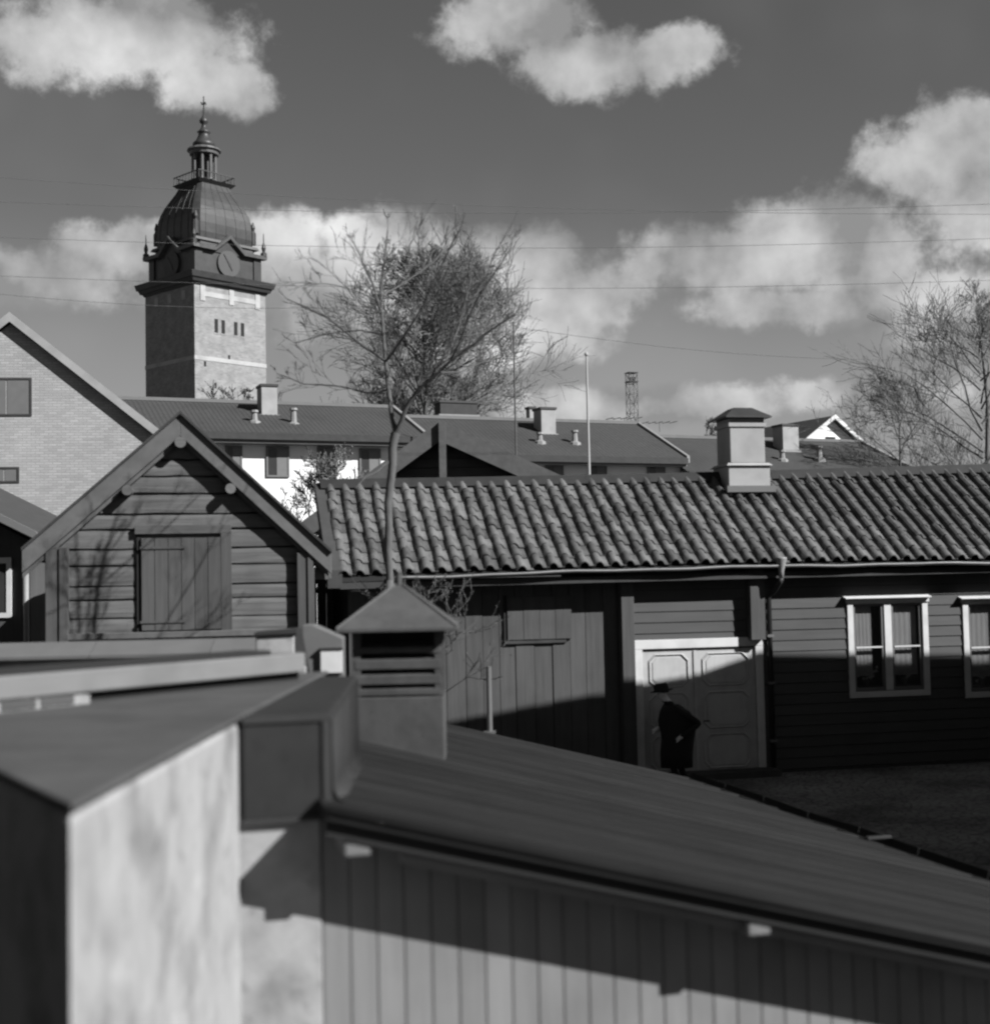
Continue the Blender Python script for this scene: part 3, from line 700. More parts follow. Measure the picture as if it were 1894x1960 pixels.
        MB().hexa(q + [(c[0], c[1], c[2] + .05) for c in q]).build('verge_cover', 'dark_wood', t)
        q = [(x, OV + .06, z - .45), (xa, OV + .06, za - .45), (xa, OV + .09, za - .45), (x, OV + .09, z - .45)]
        if s > 0: q = [q[1], q[0], q[3], q[2]]
        MB().hexa(q + [(c[0], c[1], c[2] + .3) for c in q]).build('inner_rake_board', 'trim_wood', t)
    for (u, v) in ((243, 938), (441, 935)):
        x, z = fr.px(u, v, -.26)
        p = MB(); p.tube([(x, -.26, z), (x, .5, z)], .085, 12); p = p.build('purlin', 'log', t, smooth=False)
        e = MB(); e.tube([(x, -.266, z), (x, -.261, z)], .083, 12); e.build('end_grain', 'log_end' if u > 400 else 'log', p)
    x, z = fr.px(345, 846, -.28); p = MB(); p.tube([(x, -.28, z), (x, .5, z)], .09, 12); p.build('purlin', 'log', t)
    # brackets that carry the eaves on the yard side
    z0 = zr - .2
    m = MB().box(wr - .02, wr + .30, -.02, .10, z0 - .25, z0 - .05); m.build('eave_bracket', 'trim_wood', t)
storehouse()

# ------------------------------------------------------------------ board fence in the gap between storehouse and long house
def gap_fence():
    o = at(640, 1150, 27.5)
    t = thing('board_fence', 'tall board fence closing the gap between storehouse and tiled house', 'fence', (o.x - 1.5, o.y, 0), R(5))
    r = random.Random(17)
    for k in range(14):
        MB().box(k * .19, k * .19 + .183, -.012 * (k % 2), .02, .05, 4.05 + r.random() * .1).build('board', 'plank_v', t)
    for z in (.6, 2.2, 3.6): MB().box(0, 14 * .19, .021, .08, z, z + .12).build('rail', 'plank_h', t)
gap_fence()

# ------------------------------------------------------------------ barn gable behind the long house
def back_barn():
    Y = 36.0; o = at(840, 1000, Y); fr = Frame(o.x, o.y, 0)
    t = thing('back_barn', 'dark barn gable with broad bargeboards behind the tiled roof', 'barn', (o.x, o.y, 0))
    xa, za = fr.px(841, 808, -.5); xl, zl = fr.px(575, 1003, -.5); xr, zr = fr.px(1090, 920, -.5)
    slr = (za - zr) / (xr - xa); xr2 = xr + 1.6; zr2 = za - (xr2 - xa) * slr
    wl, wr = xl + .5, xr2 - .5; sll = (za - zl) / (xa - xl)
    MB().xz([(wl, 0), (wr, 0), (wr, za - .3 - (wr - xa) * slr), (xa, za - .3), (wl, za - .3 - (xa - wl) * sll)], 0.03, 7).build('wall', 'plank_h', t)
    r2 = random.Random(3); z = 4.2
    while z < za - .5:
        a = max(wl, xa - (za - .32 - z - .24) / sll); b = min(wr, xa + (za - .32 - z - .24) / slr)
        if b - a > .2: MB().box(a, b, -.02 - r2.random() * .02, .029, z + .01, z + .23).build('board', 'plank_h', t)
        z += .24
    for s, (x, z) in ((-1, (xl, zl)), (1, (xr2, zr2))):
        q = [(x, -.5, z - .16), (xa, -.5, za - .16), (xa, 7.3, za - .16), (x, 7.3, z - .16)]
        if s > 0: q = [q[1], q[0], q[3], q[2]]
        MB().hexa(q + [(c[0], c[1], c[2] + .16) for c in q]).build('roof', 'dark_wood', t)
        w = .5
        q = [(x, -.57, z - w), (xa, -.57, za - w), (xa, -.505, za - w), (x, -.505, z - w)]
        if s > 0: q = [q[1], q[0], q[3], q[2]]
        MB().hexa(q + [(c[0], c[1], c[2] + w + .03) for c in q]).build('bargeboard', 'trim_wood', t)
    x0, z1 = fr.px(846, 812, -.6); MB().box(x0 - .09, x0 + .09, -.68, -.58, z1 - 1.5, z1 + .06).build('king_post', 'trim_wood', t)
back_barn()

# ------------------------------------------------------------------ long house with pantiled roof
def long_house():
    o = at(1340, 1228, 26.0); A = 12.0; fr = Frame(o.x, o.y, A)
    t = thing('long_house', 'long low wooden house with barn end under a pantiled roof', 'house', (o.x, o.y, 0), R(A))
    OV = -.42; HY = 2.18; BY = .14                          # eave overhang, ridge line, set-back of the barn end
    xL, zL = fr.px(644, 1098, OV); x2, z2 = fr.px(1880, 1066, OV)
    rL = fr.px(640, 926, HY); r2_ = fr.px(1880, 900, HY)
    XR = x2 + 3.5
    ze = lambda x: zL + (z2 - zL) * (x - xL) / (x2 - xL) + .05 * math.sin((x - xL) / (x2 - xL) * math.pi) * 1.0
    zr = lambda x: rL[1] + (r2_[1] - rL[1]) * (x - xL) / (x2 - xL) - .03 * math.sin((x - xL) / (x2 - xL) * math.pi)
    # roof deck
    n = 12; m = MB()
    for k in range(n):
        a = xL + (XR - xL) * k / n; b = xL + (XR - xL) * (k + 1) / n
        for (y0, za0, zb0, y1, za1, zb1) in ((OV + .03, ze(a), ze(b), HY, zr(a), zr(b)),):
            m.hexa([(a, y0, za0 - .16), (b, y0, zb0 - .16), (b, y1, zb1 - .16), (a, y1, za1 - .16), (a, y0, za0 - .06), (b, y0, zb0 - .06), (b, y1, zb1 - .06), (a, y1, za1 - .06)])
            yb = 2 * HY - OV
            m.hexa([(a, y1, za1 - .16), (b, y1, zb1 - .16), (b, yb, zb0 - .16), (a, yb, za0 - .16), (a, y1, za1 - .02), (b, y1, zb1 - .02), (b, yb, zb0 - .02), (a, yb, za0 - .02)])
    roof = m.build('roof', 'deck', t)
    # pantiles
    NR = 9; CW = .295
    prof = []
    for j in range(9):
        f = j / 8.0; h = .10 * math.sin(min(1, f / .62) * math.pi) ** .8 - .012 if f <= .62 else -.012
        prof.append(((f - .5) * (CW + .03), max(h, -.014)))
    L = .44
    def tile_mesh(seed):
        r = random.Random(seed); mm = MB(); T = .016
        for (yy, dz) in ((0, .020), (L * .5, .010), (L, 0.0)):
            for (x, h) in prof: mm.v.append((x, yy, h + dz))
        for (yy, dz) in ((0, .020),):
            for (x, h) in prof: mm.v.append((x, yy + .004, h + dz - T * 1.6))
        for k in range(2):
            for j in range(8): a = k * 9 + j; mm.f.append((a, a + 1, a + 10, a + 9))
        for j in range(8): mm.f.append((27 + j, 28 + j, 1 + j, j))
        return mm
    tm = [tile_mesh(i).mesh('tile', 'tile') for i in range(2)]
    for me in tm:
        for p in me.polygons: p.use_smooth = p.index < 16
    ncol = int((XR - xL - .1) / CW); rt = random.Random(21)
    cnt = 0; rest = MB(); sheet = tile_mesh(0)
    ncol_vis = int((fr.px(1894, 1000, OV)[0] - xL) / CW) + 1
    cells = []
    for c in range(ncol):
        xc = xL + .18 + c * CW
        for rr in range(NR): cells.append((c, rr, xc))
    # the 300 pantiles that show largest are parts, the rest one joined part
    def score(c, rr): return (c < ncol_vis, -rr * .0 - abs(c) * .2 - rr * .55)
    order = sorted([q for q in cells if q[0] < ncol_vis], key=lambda q: (q[0] * .2 + q[1] * .55))
    keep = set((q[0], q[1]) for q in order[:300])
    for c, rr, xc in cells:
        a = Vector((xc, OV, ze(xc))); b = Vector((xc, HY, zr(xc)))
        es = (b - a); SL = es.length; es.normalize()
        ex = Vector((1, 0, (ze(xc + .5) - ze(xc - .5)))).normalized()
        nz = ex.cross(es).normalized(); ex = es.cross(nz)
        s = rr * (SL - .02) / NR
        pos = a + es * (s - .03) + nz * (-.030 + rt.random() * .018) + ex * (rt.random() - .5) * .028
        mx = Matrix.Identity(4)
        tw = (rt.random() - .5) * .07
        if rt.random() < .05: pos -= es * (.02 + rt.random() * .05); tw *= 2.2
        ex2 = ex * math.cos(tw) + es * math.sin(tw); es2 = es * math.cos(tw) - ex * math.sin(tw)
        for i in range(3):
            mx[i][0] = ex2[i]; mx[i][1] = es2[i]; mx[i][2] = nz[i]; mx[i][3] = pos[i]
        if (c, rr) in keep:
            put('tile', tm[(c + rr) % 2], roof, mx)
        else:
            i0 = len(rest.v); rest.v += [tuple(mx @ Vector(v)) for v in sheet.v]; rest.f += [tuple(i0 + k for k in f) for f in sheet.f]
    tag(rest.build('tiles', 'tile', roof), None, kind='stuff')
    # ridge capping
    m = MB()
    for k in range(n):
        a = xL - .06 + (XR - xL) * k / n; b = xL - .06 + (XR - xL) * (k + 1) / n - .004
        m.hexa([(a, HY - .2, zr(a) - .10), (b, HY - .2, zr(b) - .10), (b, HY + .2, zr(b) - .10), (a, HY + .2, zr(a) - .10), (a, HY - .05, zr(a) + .09), (b, HY - .05, zr(b) + .09), (b, HY + .05, zr(b) + .09), (a, HY + .05, zr(a) + .09)])
    m.build('ridge_cap', 'panel_metal', roof)
    # left verge boards
    q = [(xL - .16, OV - .02, ze(xL) - .26), (xL + .10, OV - .02, ze(xL) - .26), (xL + .10, HY + .05, zr(xL) - .3), (xL - .16, HY + .05, zr(xL) - .3)]
    MB().hexa([(c[0], c[1], c[2]) for c in q] + [(c[0], c[1], c[2] + .32) for c in q]).build('verge_board', 'dark_wood', roof)
    # gutter
    m = MB(); ng = 40; sg = lambda x: ze(x) - .10 + .010 * math.sin(x * 1.7) + .006 * math.sin(x * 4.1)
    for k in range(ng + 1):
        a = xL + .9 + (XR - xL - .9) * k / ng; yo = .012 * math.sin(a * 2.3)
        for j in range(7):
            q = math.pi + math.pi * j / 6; m.v.append((a, OV - .06 + yo + .055 * math.cos(q), sg(a) + .055 * math.sin(q)))
    for k in range(ng):
        for j in range(6): i = k * 7 + j; m.f.append((i, i + 7, i + 8, i + 1))
    gt = m.build('gutter', 'zinc', t, smooth=True); sd = gt.modifiers.new('thick', 'SOLIDIFY'); sd.thickness = .006
    # eave fascia
    MB().hexa([(xL, OV + .04, ze(xL) - .28), (XR, OV + .04, ze(XR) - .28), (XR, OV + .07, ze(XR) - .28), (xL, OV + .07, ze(xL) - .28), (xL, OV + .04, ze(xL) - .165), (XR, OV + .04, ze(XR) - .165), (XR, OV + .07, ze(XR) - .165), (xL, OV + .07, ze(xL) - .165)]).build('fascia', 'dark_wood', t)
    # core walls
    xs = fr.px(1186, 1200, 0)[0]
    MB().box(xL + .25, xs + .3, BY + .03, 2 * HY, 0, ze(xL) - .12).build('barn_wall', 'dark_joint', t)
    MB().box(xs + .02, XR - .3, .37, 2 * HY - .01, 0, ze(xL) - .05).build('house_wall', 'dark_joint', t)
    MB().xz([(xL + .3, 1), (xL + .31, 1), (xL + .31, 2), (xL + .3, 2)], .6, .61)
    MB().yz([(BY + .1, ze(xL) - .3), (2 * HY - .1, ze(xL) - .3), (HY, zr(xL) - .2)], xL + .26, xL + .34).build('gable', 'plank_v', t)
    # barn boards, upright
    rb = random.Random(8); x = xL + .25; zt = ze(xL) - .17
    hx0, hz1 = fr.px(968, 1143, BY); hx1, hz0 = fr.px(1092, 1222, BY)
    while x < xs - .06:
        w = .30 + rb.random() * .14; b = min(x + w, xs - .003)
        MB().box(x + .004, b - .004, BY - .008 - rb.random() * .022, BY + .029, .05, zt).build('board', 'plank_v', t, bevel=.004)
        x = b
    ht = MB().box(hx0, hx1, BY - .065, BY - .04, hz0, hz1).build('hatch', 'plank_v', t)
    nb = 4
    for k in range(nb):
        a = hx0 + (hx1 - hx0) * k / nb; MB().box(a + .004, a + (hx1 - hx0) / nb - .004, BY - .085 - .004 * (k % 2), BY - .066, hz0 + .006, hz1 - .004).build('plank', 'plank_v', ht)
    MB().box(hx0 - .06, hx0 - .003, BY - .06, BY - .03, hz0 - .03, hz1 + .03).build('hatch_gap', 'dark_joint', t)
    MB().box(hx0 - .06, hx1 - .1, BY - .07, BY - .03, hz0 - .07, hz0 - .003).build('hatch_ledge', 'dark_wood', t)
    # corner board of the house part
    c1 = fr.px(1210, 1200, 0)[0]
    MB().box(xs, c1, -.13, BY - .01, .0, ze(xs) - .17).build('corner_board', 'plank_v', t, bevel=.008)
    # door
    dx0, dz1 = fr.px(1213, 1226, -.06); dx1, _ = fr.px(1459, 1226, -.06); _, din = fr.px(1330, 1240, -.06)
    dz0 = 0.05; fw = .155
    fm = MB().box(dx0, dx1, -.075, .02, din, dz1).box(dx0, dx0 + fw, -.07, .02, 0, din - .002).box(dx1 - fw, dx1, -.07, .02, 0, din - .002)
    door = fm.build('door', 'white_paint', t, bevel=.006)
    xm, _ = fr.px(1330, 1300, -.02)
    for a, b in ((dx0 + fw + .004, xm - .008), (xm + .008, dx1 - fw - .004)):
        lf = MB().box(a, b, -.022, .025, dz0, din - .03).build('door_leaf', 'door_paint', door, bevel=.004)
    H = din - .03 - dz0
    for a, b in ((dx0 + fw + .004, xm - .008), (xm + .008, dx1 - fw - .004)):
        for (f0, f1) in ((.70, .97), (.36, .66), (.04, .32)):
            z0, z1 = dz0 + f0 * H, dz0 + f1 * H; x0, x1 = a + .12, b - .12; ch = .12
            poly = [(x0 + ch, z0), (x1 - ch, z0), (x1, z0 + ch), (x1, z1 - ch), (x1 - ch, z1), (x0 + ch, z1), (x0, z1 - ch), (x0, z0 + ch)]
            cx, cz = (x0 + x1) / 2, (z0 + z1) / 2; m = MB()
            out = poly; inn = [(cx + (x - cx) * .90, cz + (z - cz) * .90) for x, z in poly]
            # raised octagonal moulding ring
            i = 0
            m.v = [(x, -.023, z) for x, z in out] + [(cx + (x - cx) * .95, -.048, cz + (z - cz) * .95) for x, z in out] + [(x, -.023, z) for x, z in inn]
            for k in range(8):
                l = (k + 1) % 8; m.f += [(k, l, 8 + l, 8 + k), (8 + k, 8 + l, 16 + l, 16 + k)]
            m.build('panel_moulding', 'door_paint', door)
            MB().xz([(cx + (x - cx) * .80, cz + (z - cz) * .80) for x, z in poly], -.033, -.0225).build('panel_field', 'door_paint', door, bevel=.008)
    MB().box(xm - .03, xm + .03, -.045, -.024, dz0, din - .05).build('meeting_strip', 'door_paint', door)
    MB().tube([(xm + .12, -.09, 1.05), (xm + .24, -.09, 1.05)], .012, 6).build('handle', 'dark_metal', door)
    MB().box(dx0 - .1, dx1 + .1, -.55, -.08, 0, .13).build('doorstep', 'cement', t, bevel=.01)
    # pilaster over the right end of the door with its box
    px0, pz0 = fr.px(1437, 1226, -.22); px1, pz1 = fr.px(1459, 1110, -.22)
    MB().box(px0, px1 + .02, -.25, -.002, pz0 + .01, ze(px0) - .18).build('pilaster', 'plank_v', t, bevel=.006)
    # clapboards of the house part
    bz = [0.05]
    zb = .05; ztop = ze(xs) - .17
    wins = []
    for (u0, u1, v0, v1) in ((1630, 1768, 1157, 1318), (1850, 1990, 1157, 1318)):
        a, zt_ = fr.px(u0, v0, -.02); b, zb_ = fr.px(u1, v1, -.02); wins.append((a, b, zb_, zt_))
    hb = .205; r5 = random.Random(5); z = .06
    while z < ztop - .03:
        z1 = min(z + hb, ztop)
        segs = [(c1 + .003, XR - .3)]
        cuts = []
        if z < dz1 + .0: cuts.append((dx0 - .003, dx1 + .003))
        for (a, b, zb_, zt_) in wins:
            if z1 > zb_ and z < zt_: cuts.append((a - .02, b + .02))
        out = []
        for (a, b) in segs:
            cur = a
            for (ca, cb) in sorted(cuts):
                if ca > cur: out.append((cur, min(ca, b)))
                cur = max(cur, cb)
            if cur < b: out.append((cur, b))
        for (a, b) in out:
            zt2 = z1 if not (z < dz1 < z1 and a < dx0) else z1
            MB().hexa([(a, -.032, z + .004), (b, -.032, z + .004), (b, .029, z + .004), (a, .029, z + .004), (a, -.012 - .004 * r5.random(), z1 - .004), (b, -.012 - .004 * r5.random(), z1 - .004), (b, .029, z1 - .004), (a, .029, z1 - .004)]).build('clapboard', 'house_board', t)
        if z < dz1 < z1 - .01:
            MB().hexa([(dx0, -.032, dz1 + .002), (dx1, -.032, dz1 + .002), (dx1, .029, dz1 + .002), (dx0, .029, dz1 + .002), (dx0, -.014, z1 - .004), (dx1, -.014, z1 - .004), (dx1, .029, z1 - .004), (dx0, .029, z1 - .004)]).build('clapboard', 'house_board', t)
        z = z1
    MB().box(c1, dx1 + 9, -.05, .0, 0, .05).build('plinth', 'dark_wood', t)
    # windows
    for wi, (a, b, z0, z1) in enumerate(wins):
        fw = .12
        w = MB().box(a - fw, a, -.06, .02, z0 - .13, z1 + .02).box(b, b + fw, -.06, .02, z0 - .13, z1 + .02).box(a + .001, b - .001, -.058, .02, z0 - .13, z0 - .015).box(a + .001, b - .001, -.058, .02, z1 + .002, z1 + .02).build('window', 'white_paint', t, bevel=.006)
        MB().box(a - fw - .02, b + fw + .02, -.09, .01, z1 + .022, z1 + .11).build('head_board', 'white_paint', w, bevel=.005)
        MB().hexa([(a - fw - .08, -.17, z1 + .112), (b + fw + .03, -.17, z1 + .112), (b + fw + .03, .0, z1 + .13), (a - fw - .08, .0, z1 + .13), (a - fw - .08, -.17, z1 + .125), (b + fw + .03, -.17, z1 + .125), (b + fw + .03, .0, z1 + .17), (a - fw - .08, .0, z1 + .17)]).build('drip_cap', 'white_paint', w)
        xm_ = a + (b - a) * .5
        MB().box(xm_ - .075, xm_ + .075, -.045, .02, z0 + .0, z1).build('mullion', 'white_paint', w, bevel=.006)
        zt = z0 + (z1 - z0) * .50
        for (p, q) in ((a + .003, xm_ - .077), (xm_ + .077, b - .003)):
            sash = MB().box(p, q, -.02, .02, z0 + .001, z0 + .06).box(p, q, -.02, .02, z1 - .05, z1 - .001).box(p, p + .05, -.02, .02, z0 + .061, z1 - .051).box(q - .05, q, -.02, .02, z0 + .061, z1 - .051).box(p + .051, q - .051, -.03, .015, zt - .015, zt + .015).build('sash', 'shutter', w)
            MB().box(p + .051, q - .051, -.034, -.031, zt - .013, zt + .013).build('glazing_bar', 'white_paint', sash)
            for zz0, zz1 in ((z0 + .061, zt - .016), (zt + .016, z1 - .051)):
                pane = MB().box(p + .051, q - .051, .004, .008, zz0, zz1).build('pane', 'glass', w)
                pane.data.materials[0] = window_glass
            m = MB(); nn = 10
            for k in range(nn):
                f0 = p + .05 + (q - p - .1) * (.7 if p < xm_ - .1 and wi == 0 else .97) * k / nn; f1 = p + .05 + (q - p - .1) * (.7 if p < xm_ - .1 and wi == 0 else .97) * (k + 1) / nn
                y0 = .09 + .006 * (k % 2); y1 = .09 + .006 * ((k + 1) % 2); i = len(m.v)
                m.v += [(f0, y0, z0 + .28), (f1, y1, z0 + .28), (f1, y1, z1 - .03), (f0, y0, z1 - .03)]; m.f.append((i, i+1, i+2, i+3))
            m.build('curtain', 'curtain', w)
            # pot plant on the inner sill
            m = MB(); r6 = random.Random(int(p * 100)); cx = (p + q) / 2
            for k in range(30):
                c = Vector((cx + r6.gauss(0, .09), .02 + r6.random() * .05, z0 + .36 + r6.gauss(0, .06))); a_ = r6.random() * 6.3; s_ = .035
                i = len(m.v); m.v += [tuple(c + Vector((math.cos(a_ + j * 1.57) * s_, -.01 + .02 * r6.random(), math.sin(a_ + j * 1.57) * s_))) for j in range(4)]; m.f.append((i, i+1, i+2, i+3))
            m.build('flowers', 'curtain', w)
            MB().lathe([(.05, z0 + .08), (.075, z0 + .22), (.08, z0 + .22)], 10, cx, .15).build('flowerpot', 'brick_red', w)
        MB().box(a + .001, b - .001, .345, .355, z0, z1).build('room_dark', 'dark_joint', w)
        MB().box(a + .001, b - .001, .04, .35, z0 + .0, z0 + .07).build('inner_sill', 'dark_wood', w)
    # gutter outlet and downpipe
    gx, gz = fr.px(1494, 1072, OV - .07); _, gz2 = fr.px(1494, 1108, OV - .07)
    ex_, ez = fr.px(1470, 1136, -.09)
    dp = MB(); dp.lathe([(.045, gz2), (.05, gz2 + .14), (.11, gz + .02), (.115, gz + .05)], 12, gx, OV - .07)
    dp = dp.build('downpipe', 'zinc', t, smooth=True)
    m = MB(); m.tube([(gx, OV - .07, gz2 + .02), (gx - .02, OV - .05, gz2 - .06), (ex_ + .08, -.16, ez + .02), (ex_, -.10, ez - .06), (ex_, -.10, .1)], .048, 10)
    m.build('pipe', 'dark_metal', dp, smooth=True)
    for zz in (.6, 1.7, 2.6): MB().box(ex_ - .065, ex_ + .065, -.15, -.03, zz, zz + .05).build('pipe_clip', 'tin_grey', dp)
    # chimney
    cy0 = HY - .55
    k0, kz = fr.px(1398, 886, cy0); k1, kb = fr.px(1466, 940, cy0); _, kt = fr.px(1430, 800, cy0); b0 = fr.px(1395, 930, cy0 - .06)[0]; b1 = fr.px(1474, 930, cy0 - .06)[0]
    kd = .75
    ch = MB().box(k0, k1, cy0, cy0 + kd, kz, kt).build('chimney', 'render_cream', t, bevel=.015)
    MB().box(b0, b1, cy0 - .06, cy0 + kd + .06, kb - .5, kz - .062).build('chimney_base', 'render_cream', ch, bevel=.012)
    MB().frus((b0 + b1) / 2, cy0 + kd / 2, (b1 - b0) / 2 + .05, kd / 2 + .11, kz - .06, (b1 - b0) / 2 - .0, kd / 2 + .03, kz - .002).build('shelf', 'render_cream', ch)
    MB().box(b0 - .1, b1 + .05, cy0 - .22, cy0 - .061, kb - .03, kb + .10).build('flashing', 'tin_grey', ch)
    MB().box(k0 - .03, k1 + .03, cy0 - .03, cy0 + kd + .03, kt - .18, kt - .10).build('neck_band', 'render_cream', ch)
    cx, cy = (k0 + k1) / 2, cy0 + kd / 2
    m = MB(); hx, hy = (k1 - k0) / 2 + .12, kd / 2 + .12
    m.frus(cx, cy, hx, hy, kt + .002, hx, hy, kt + .035); m.frus(cx, cy, hx - .01, hy - .01, kt + .037, .2, .18, kt + .24)
    m.build('rain_cap', 'dark_metal', ch)
# window glass that shows what is behind it
def glass_material():
    m = bpy.data.materials.new('window_glass'); m.use_nodes = True; t = m.node_tree; t.nodes.clear()
    gl = t.nodes.new('ShaderNodeBsdfGlossy'); gl.inputs['Roughness'].default_value = 0.03
    tr = t.nodes.new('ShaderNodeBsdfTransparent'); mx = t.nodes.new('ShaderNodeMixShader'); fz = t.nodes.new('ShaderNodeFresnel'); fz.inputs[0].default_value = 1.5; mx.inputs[0].default_value = 0.22
    o = t.nodes.new('ShaderNodeOutputMaterial'); t.links.new(tr.outputs[0], mx.inputs[1]); t.links.new(gl.outputs[0], mx.inputs[2]); t.links.new(mx.outputs[0], o.inputs[0])
    return m
window_glass = glass_material()
long_house()

# ------------------------------------------------------------------ foreground: lean-to with sheet roof, boarded wall and plastered wall
FA = 14.5
k1p = at(634, 1551, 6.42)
FR = Frame(k1p.x, k1p.y, FA)
ZK = k1p.z; SLP = .263; LEN = 6.35; DEEP = 11.6; WY = .40
def rz_(x): return ZK - SLP * x
def lean_to():
    t = thing('lean_to_shed', 'low boarded outbuilding with dark seamed roof falling away to the yard', 'shed', (FR.o.x, FR.o.y, 0), R(FA))
    # roof slab
    m = MB(); nx = 1
    q = [(-.02, 0, rz_(-.02) - .05), (LEN, 0, rz_(LEN) - .05), (LEN, DEEP, rz_(LEN) - .05), (-.02, DEEP, rz_(-.02) - .05)]
    roof = MB().hexa(q + [(c[0], c[1], c[2] + .05) for c in q]).build('roof', 'roof_felt', t)
    r = random.Random(2)
    y = .36                                                 # strips of roofing felt laid down the slope, overlapping
    while y < DEEP - .3:
        w = .42 + r.random() * .16
        h = .008 + r.random() * .016
        MB().hexa([(.0, y, rz_(0) + .002), (LEN, y, rz_(LEN) + .002), (LEN, y + w, rz_(LEN) + .002), (0, y + w, rz_(0) + .002), (0, y + .01, rz_(0) + h), (LEN, y + .01, rz_(LEN) + h), (LEN, y + w, rz_(LEN) + .003), (0, y + w, rz_(0) + .003)]).build('roof_strip', 'roof_felt', roof)
        y += w
    # rolled verge along the near edge
    m = MB(); m.tube([(-.02, .02, rz_(-.02) - .012), (LEN, .02, rz_(LEN) - .012)], .03, 8); m.build('verge_roll', 'roof_felt', roof, smooth=True)
    q = [(-.02, .045, rz_(-.02) - .13), (LEN, .045, rz_(LEN) - .13), (LEN, .08, rz_(LEN) - .13), (-.02, .08, rz_(-.02) - .13)]
    MB().hexa(q + [(c[0], c[1], c[2] + .079) for c in q]).build('verge_shade_band', 'dark_joint', t)  # coloured near-black to give the shaded band under the verge
    q = [(.35, .12, rz_(.35) - .20), (LEN, .12, rz_(LEN) - .20), (LEN, .15, rz_(LEN) - .20), (.35, .15, rz_(.35) - .20)]
    MB().hexa(q + [(c[0], c[1], c[2] + .05) for c in q]).build('under_batten', 'light_board', t)
    # purlin ends
    for x in (.07, 2.12, 4.2):
        MB().box(x, x + .12, .06, WY + .3, rz_(x) - .215, rz_(x) - .145).build('purlin_end', 'log_end', t, bevel=.008)
    # far verge pole and walls
    MB().xz([(.0, 0), (LEN - .35, 0), (LEN - .35, rz_(LEN - .35) - .06), (.0, rz_(0) - .06)], WY + .03, DEEP - .1).build('wall', 'dark_joint', t)
    x = .0; rb = random.Random(6)
    while x < LEN - .36:
        w = .134 + rb.random() * .006; b = min(x + w, LEN - .352)
        zt = rz_(x) - .07
        MB().hexa([(x + .003, WY - rb.random() * .004, 0), (b - .003, WY - rb.random() * .004, 0), (b - .003, WY + .03, 0), (x + .003, WY + .03, 0), (x + .003, WY, rz_(x) - .062), (b - .003, WY, rz_(b) - .062), (b - .003, WY + .03, rz_(b) - .062), (x + .003, WY + .03, rz_(x) - .062)]).build('board', 'fence_board', t, bevel=.004)
        x = b
    # gutter along the low eave
    m = MB(); A_, B_ = [], []
    n = 10
    for k in range(n):
        ya, yb = -.02 + (DEEP + .04) * k / n, -.02 + (DEEP + .04) * (k + 1) / n - .012
        i = len(m.v)
        for yy in (ya, yb):
            for j in range(7):
                q = math.pi + math.pi * j / 6; m.v.append((LEN + .12 + .13 * math.cos(q), yy, rz_(LEN) + .02 + .13 * math.sin(q) + .012 * math.sin(yy * 2.1)))
        for j in range(6): m.f.append((i + j, i + j + 1, i + 8 + j, i + 7 + j))
    gt = m.build('gutter', 'dark_joint', t); sd = gt.modifiers.new('thick', 'SOLIDIFY'); sd.thickness = .012
    for y in (6.3,):
        MB().box(LEN - .02, LEN + .25, y, y + .06, rz_(LEN) + .022, rz_(LEN) + .045).build('gutter_strap', 'dark_metal', t)
    # plastered pier left of the boards
    xq = FR.loc((-1.30, 6.6, 0)).x
    MB().box(xq - .1, -.002, WY - .012, WY + .4, 0, ZK - .07).build('plaster_pier', 'plaster', t, bevel=.01)
    # metal-clad upstand over the pier, running back along the fire wall
    ztop = EYE - .617
    ya = WY - .045
    zb = FR.px(540, 1572, ya)[1]
    L2 = lambda x, y: FR.loc((x, y, 0))
    xr = FR.px(636, 1450, ya)[0]; xl = L2(-1.262, 6.6).x
    xl = ((-1.262 - FR.o.x) + ya * math.sin(R(FA))) / math.cos(R(FA))
    bl, br_ = L2(-1.262, 9.6), L2(-.99, 9.6)
    up = MB().xy([(xl, ya), (xr, ya), (br_.x, br_.y), (bl.x, bl.y)], zb, ztop).build('upstand', 'panel_metal', t, bevel=.02)
    MB().box(xl + .01, xr, ya - .012, ya - .001, ztop - .035, ztop - .008).build('fold', 'dark_metal', up)
    MB().box(xr - .048, xr - .012, ya - .014, ya - .001, zb, ztop - .037).build('fold', 'dark_metal', up)
    MB().box(xl + .01, xr - .05, ya - .010, ya - .001, zb - .004, zb + .016).build('fold', 'dark_metal', up)
    # flared flashing between upstand and roof
    m = MB(); ends = ((xr + .004, ya), (br_.x + .004, br_.y)); npt = 8
    for (ex, ey) in ends:
        m.v.append((ex, ey, ztop - .03))
        for j in range(7):
            q = j / 6 * math.pi / 2; x = ex + .055 * (1 - math.cos(q)); m.v.append((x, ey, rz_(x) + .014 + .07 * (1 - math.sin(q))))
    for j in range(npt - 1): m.f.append((j, j + 1, npt + j + 1, npt + j))
    fl = m.build('flashing', 'panel_metal', up, smooth=True); sd = fl.modifiers.new('thick', 'SOLIDIFY'); sd.thickness = .004
    # slim pole at the far edge
    xp, _ = FR.px(937, 1390, DEEP - .05)
    zp1 = FR.px(934, 1276, DEEP - .05)[1]
    pl = thing('roof_rod', 'thin pale upright rod at the far edge of the dark shed roof', 'rod', FR.o + Matrix.Rotation(R(FA), 3, 'Z') @ Vector((xp, DEEP - .05, rz_(xp))))
    MB().tube([(0, 0, -.02), (0, 0, zp1 - rz_(xp))], .036, 8).build('shaft', 'tin_grey', pl)
    MB().box(-.08, .08, -.08, .08, .0, .03).build('foot', 'tin_grey', pl)
lean_to()

